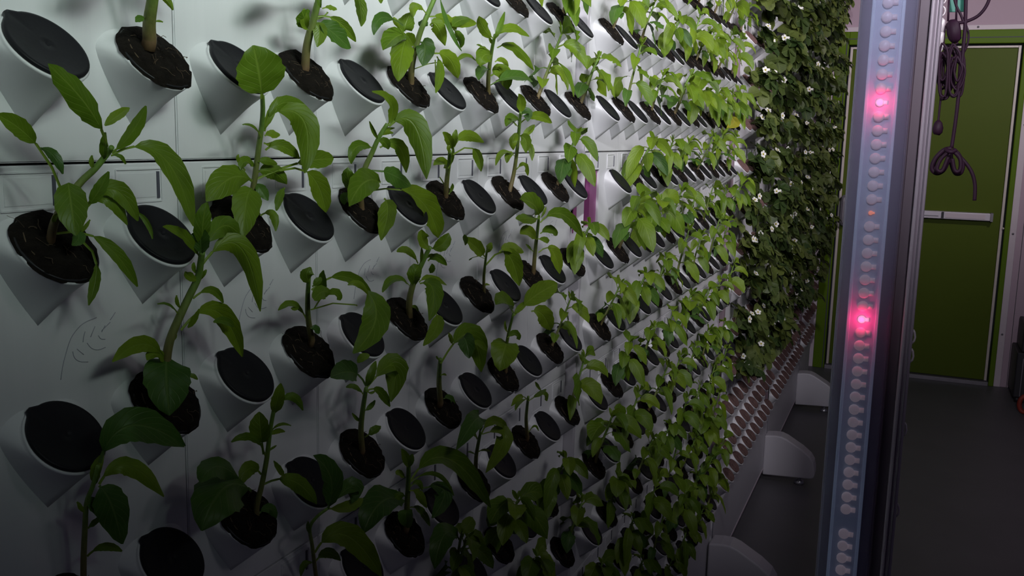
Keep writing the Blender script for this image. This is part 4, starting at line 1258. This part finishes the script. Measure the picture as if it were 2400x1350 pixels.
# coiled bundle of spare cord with strap, hanging from a metal clip
root = bpy.data.objects.new('cable_coil', None); col.objects.link(root)
root.location = PX(2205, 150, XC)
tag(root, 'tangled bundle of coiled black cords right of the lamp', 'cable coil', G)
rb = random.Random(3)
for i in range(18):
    x = 2212 + rb.uniform(-6, 34); y0 = 100 + rb.uniform(0, 36); y1 = 200 + rb.uniform(-14, 34); wv = rb.uniform(10, 20)
    dx = rb.uniform(-.03, .03)
    cab('coil', [(x, y0, dx), (x + wv, y0 + 25, dx), (x + wv * 0.7, y1 - 15, dx), (x, y1, dx), (x - wv * 0.6, y1 - 20, dx), (x - wv * 0.5, y0 + 25, dx), (x, y0, dx)], 2.5, M['cable'], parent=root)
for pts in ([(2216, 60), (2212, 100), (2216, 130), (2228, 150), (2240, 165)], [(2244, 60), (2240, 90), (2228, 110), (2212, 118)], [(2212, 116), (2232, 108), (2246, 100)], [(2214, 140), (2232, 136), (2247, 128)], [(2224, 75), (2236, 108), (2250, 140)]):
    cab('cord', pts, 2.2, M['cable'], parent=root)
q = [PX(x, y, XC) - root.location for (x, y) in ((2233, 46), (2233, 54), (2236, 78), (2238, 92), (2236, 100))]
MB().tube(q, [0.004, 0.0095, 0.0100, 0.0085, 0.004], 6).build('adapter_box', M['cable'], root)
for (x0, y0, x1, y1) in ((2224, 0, 2222, 50), (2242, 0, 2241, 50)):
    cab('cord', [(x0, y0), (x1, y1)], 2.4, M['cable'], parent=root)
cab('cord', [(2232, -30), (2240, 10), (2252, 35), (2258, 52)], 3.0, M['cable'], parent=root)
# clip / connector chain next to the profile
root = bpy.data.objects.new('hanging_chain', None); col.objects.link(root)
root.location = PX(2212, -40, XC)
tag(root, 'short bright metal chain and connectors beside the lamp profile', 'chain', G)
for i in range(12):
    yy = -30 + i * 14
    c = PX(2211 - i * 0.9, yy, XC) - root.location
    m = MB()
    ring = []
    for k in range(11):
        a = 2 * math.pi * k / 10
        if i % 2:
            ring.append(c + Vector((0.0045 * math.cos(a), 0, 0.0068 * math.sin(a))))
        else:
            ring.append(c + Vector((0, 0.0045 * math.cos(a), 0.0068 * math.sin(a))))
    m.tube(ring, 0.0011, 6)
    m.build('link', M['silver'], root)
for (x, y) in ((2205, 62), (2203, 92), (2197, 122)):
    c = PX(x, y, XC) - root.location
    MB().tube([c + Vector((0, 0, 0.011)), c + Vector((0, 0, 0.008)), c, c - Vector((0, 0, 0.008)), c - Vector((0, 0, 0.010))], [0.003, 0.0055, 0.0055, 0.0048, 0.002], 10).build('connector', M['silver'], root)
c = PX(2245, 2, XC + 0.05)
tg_ = MB().box(-0.001, 0.001, -0.011, 0.011, -0.016, 0.02)
o = bevel_mod(tg_.build('teal_tag', M['teal'], None, c, smooth=False), 0.0008)
tag(o, 'teal plastic tag among the cables at the top edge', 'tag')

# ------------------------------------------------------------------ black case and red hose at the right edge
cx = 5.70
root = bpy.data.objects.new('equipment_case', None); col.objects.link(root)
root.location = (cx, -1.22, ZFL)
tag(root, 'black equipment case standing at the right edge by the far wall', 'case')
def yx(px, py): return PX(px, py, cx).y + 1.22
ya, yb_ = yx(2382, 850), yx(2398, 800)
za = PX(2382, 826, cx).z - ZFL; zb = PX(2397, 760, cx).z - ZFL
bevel_mod(MB().box(0, 0.30, -0.30, ya, 0.03, za).build('body', M['case'], root, smooth=False), 0.006)
bevel_mod(MB().box(0.02, 0.28, -0.30, yb_, za, zb).build('top_box', M['case'], root, smooth=False), 0.006)
MB().box(-0.004, 0.0, ya - 0.034, ya - 0.030, 0.04, za - 0.03).build('edge_rail', M['hinge'], root, smooth=False)
for yy in (ya - 0.025, -0.27):
    MB().tube([(0.03, yy, 0.03), (0.03, yy, 0.0)], 0.014, 10).build('rubber_foot', M['case'], root)
rp = [PX(x, y, 5.45) for (x, y) in ((2402, 928), (2393, 935), (2389, 948), (2392, 960), (2402, 966))]
m = MB(); c = rp[2]
rp2 = [Vector((p.x, p.y, max(p.z, ZFL + 0.012))) - c for p in rp]
m.tube(smooth_path(rp2 + [Vector((0.02, -0.12, ZFL + 0.012 - c.z)), Vector((0.15, -0.14, ZFL + 0.012 - c.z))], 5), 0.012, 8)
o = m.build('red_hose', M['red'], None, c)
tag(o, 'piece of dark red hose on the floor at right edge', 'hose')
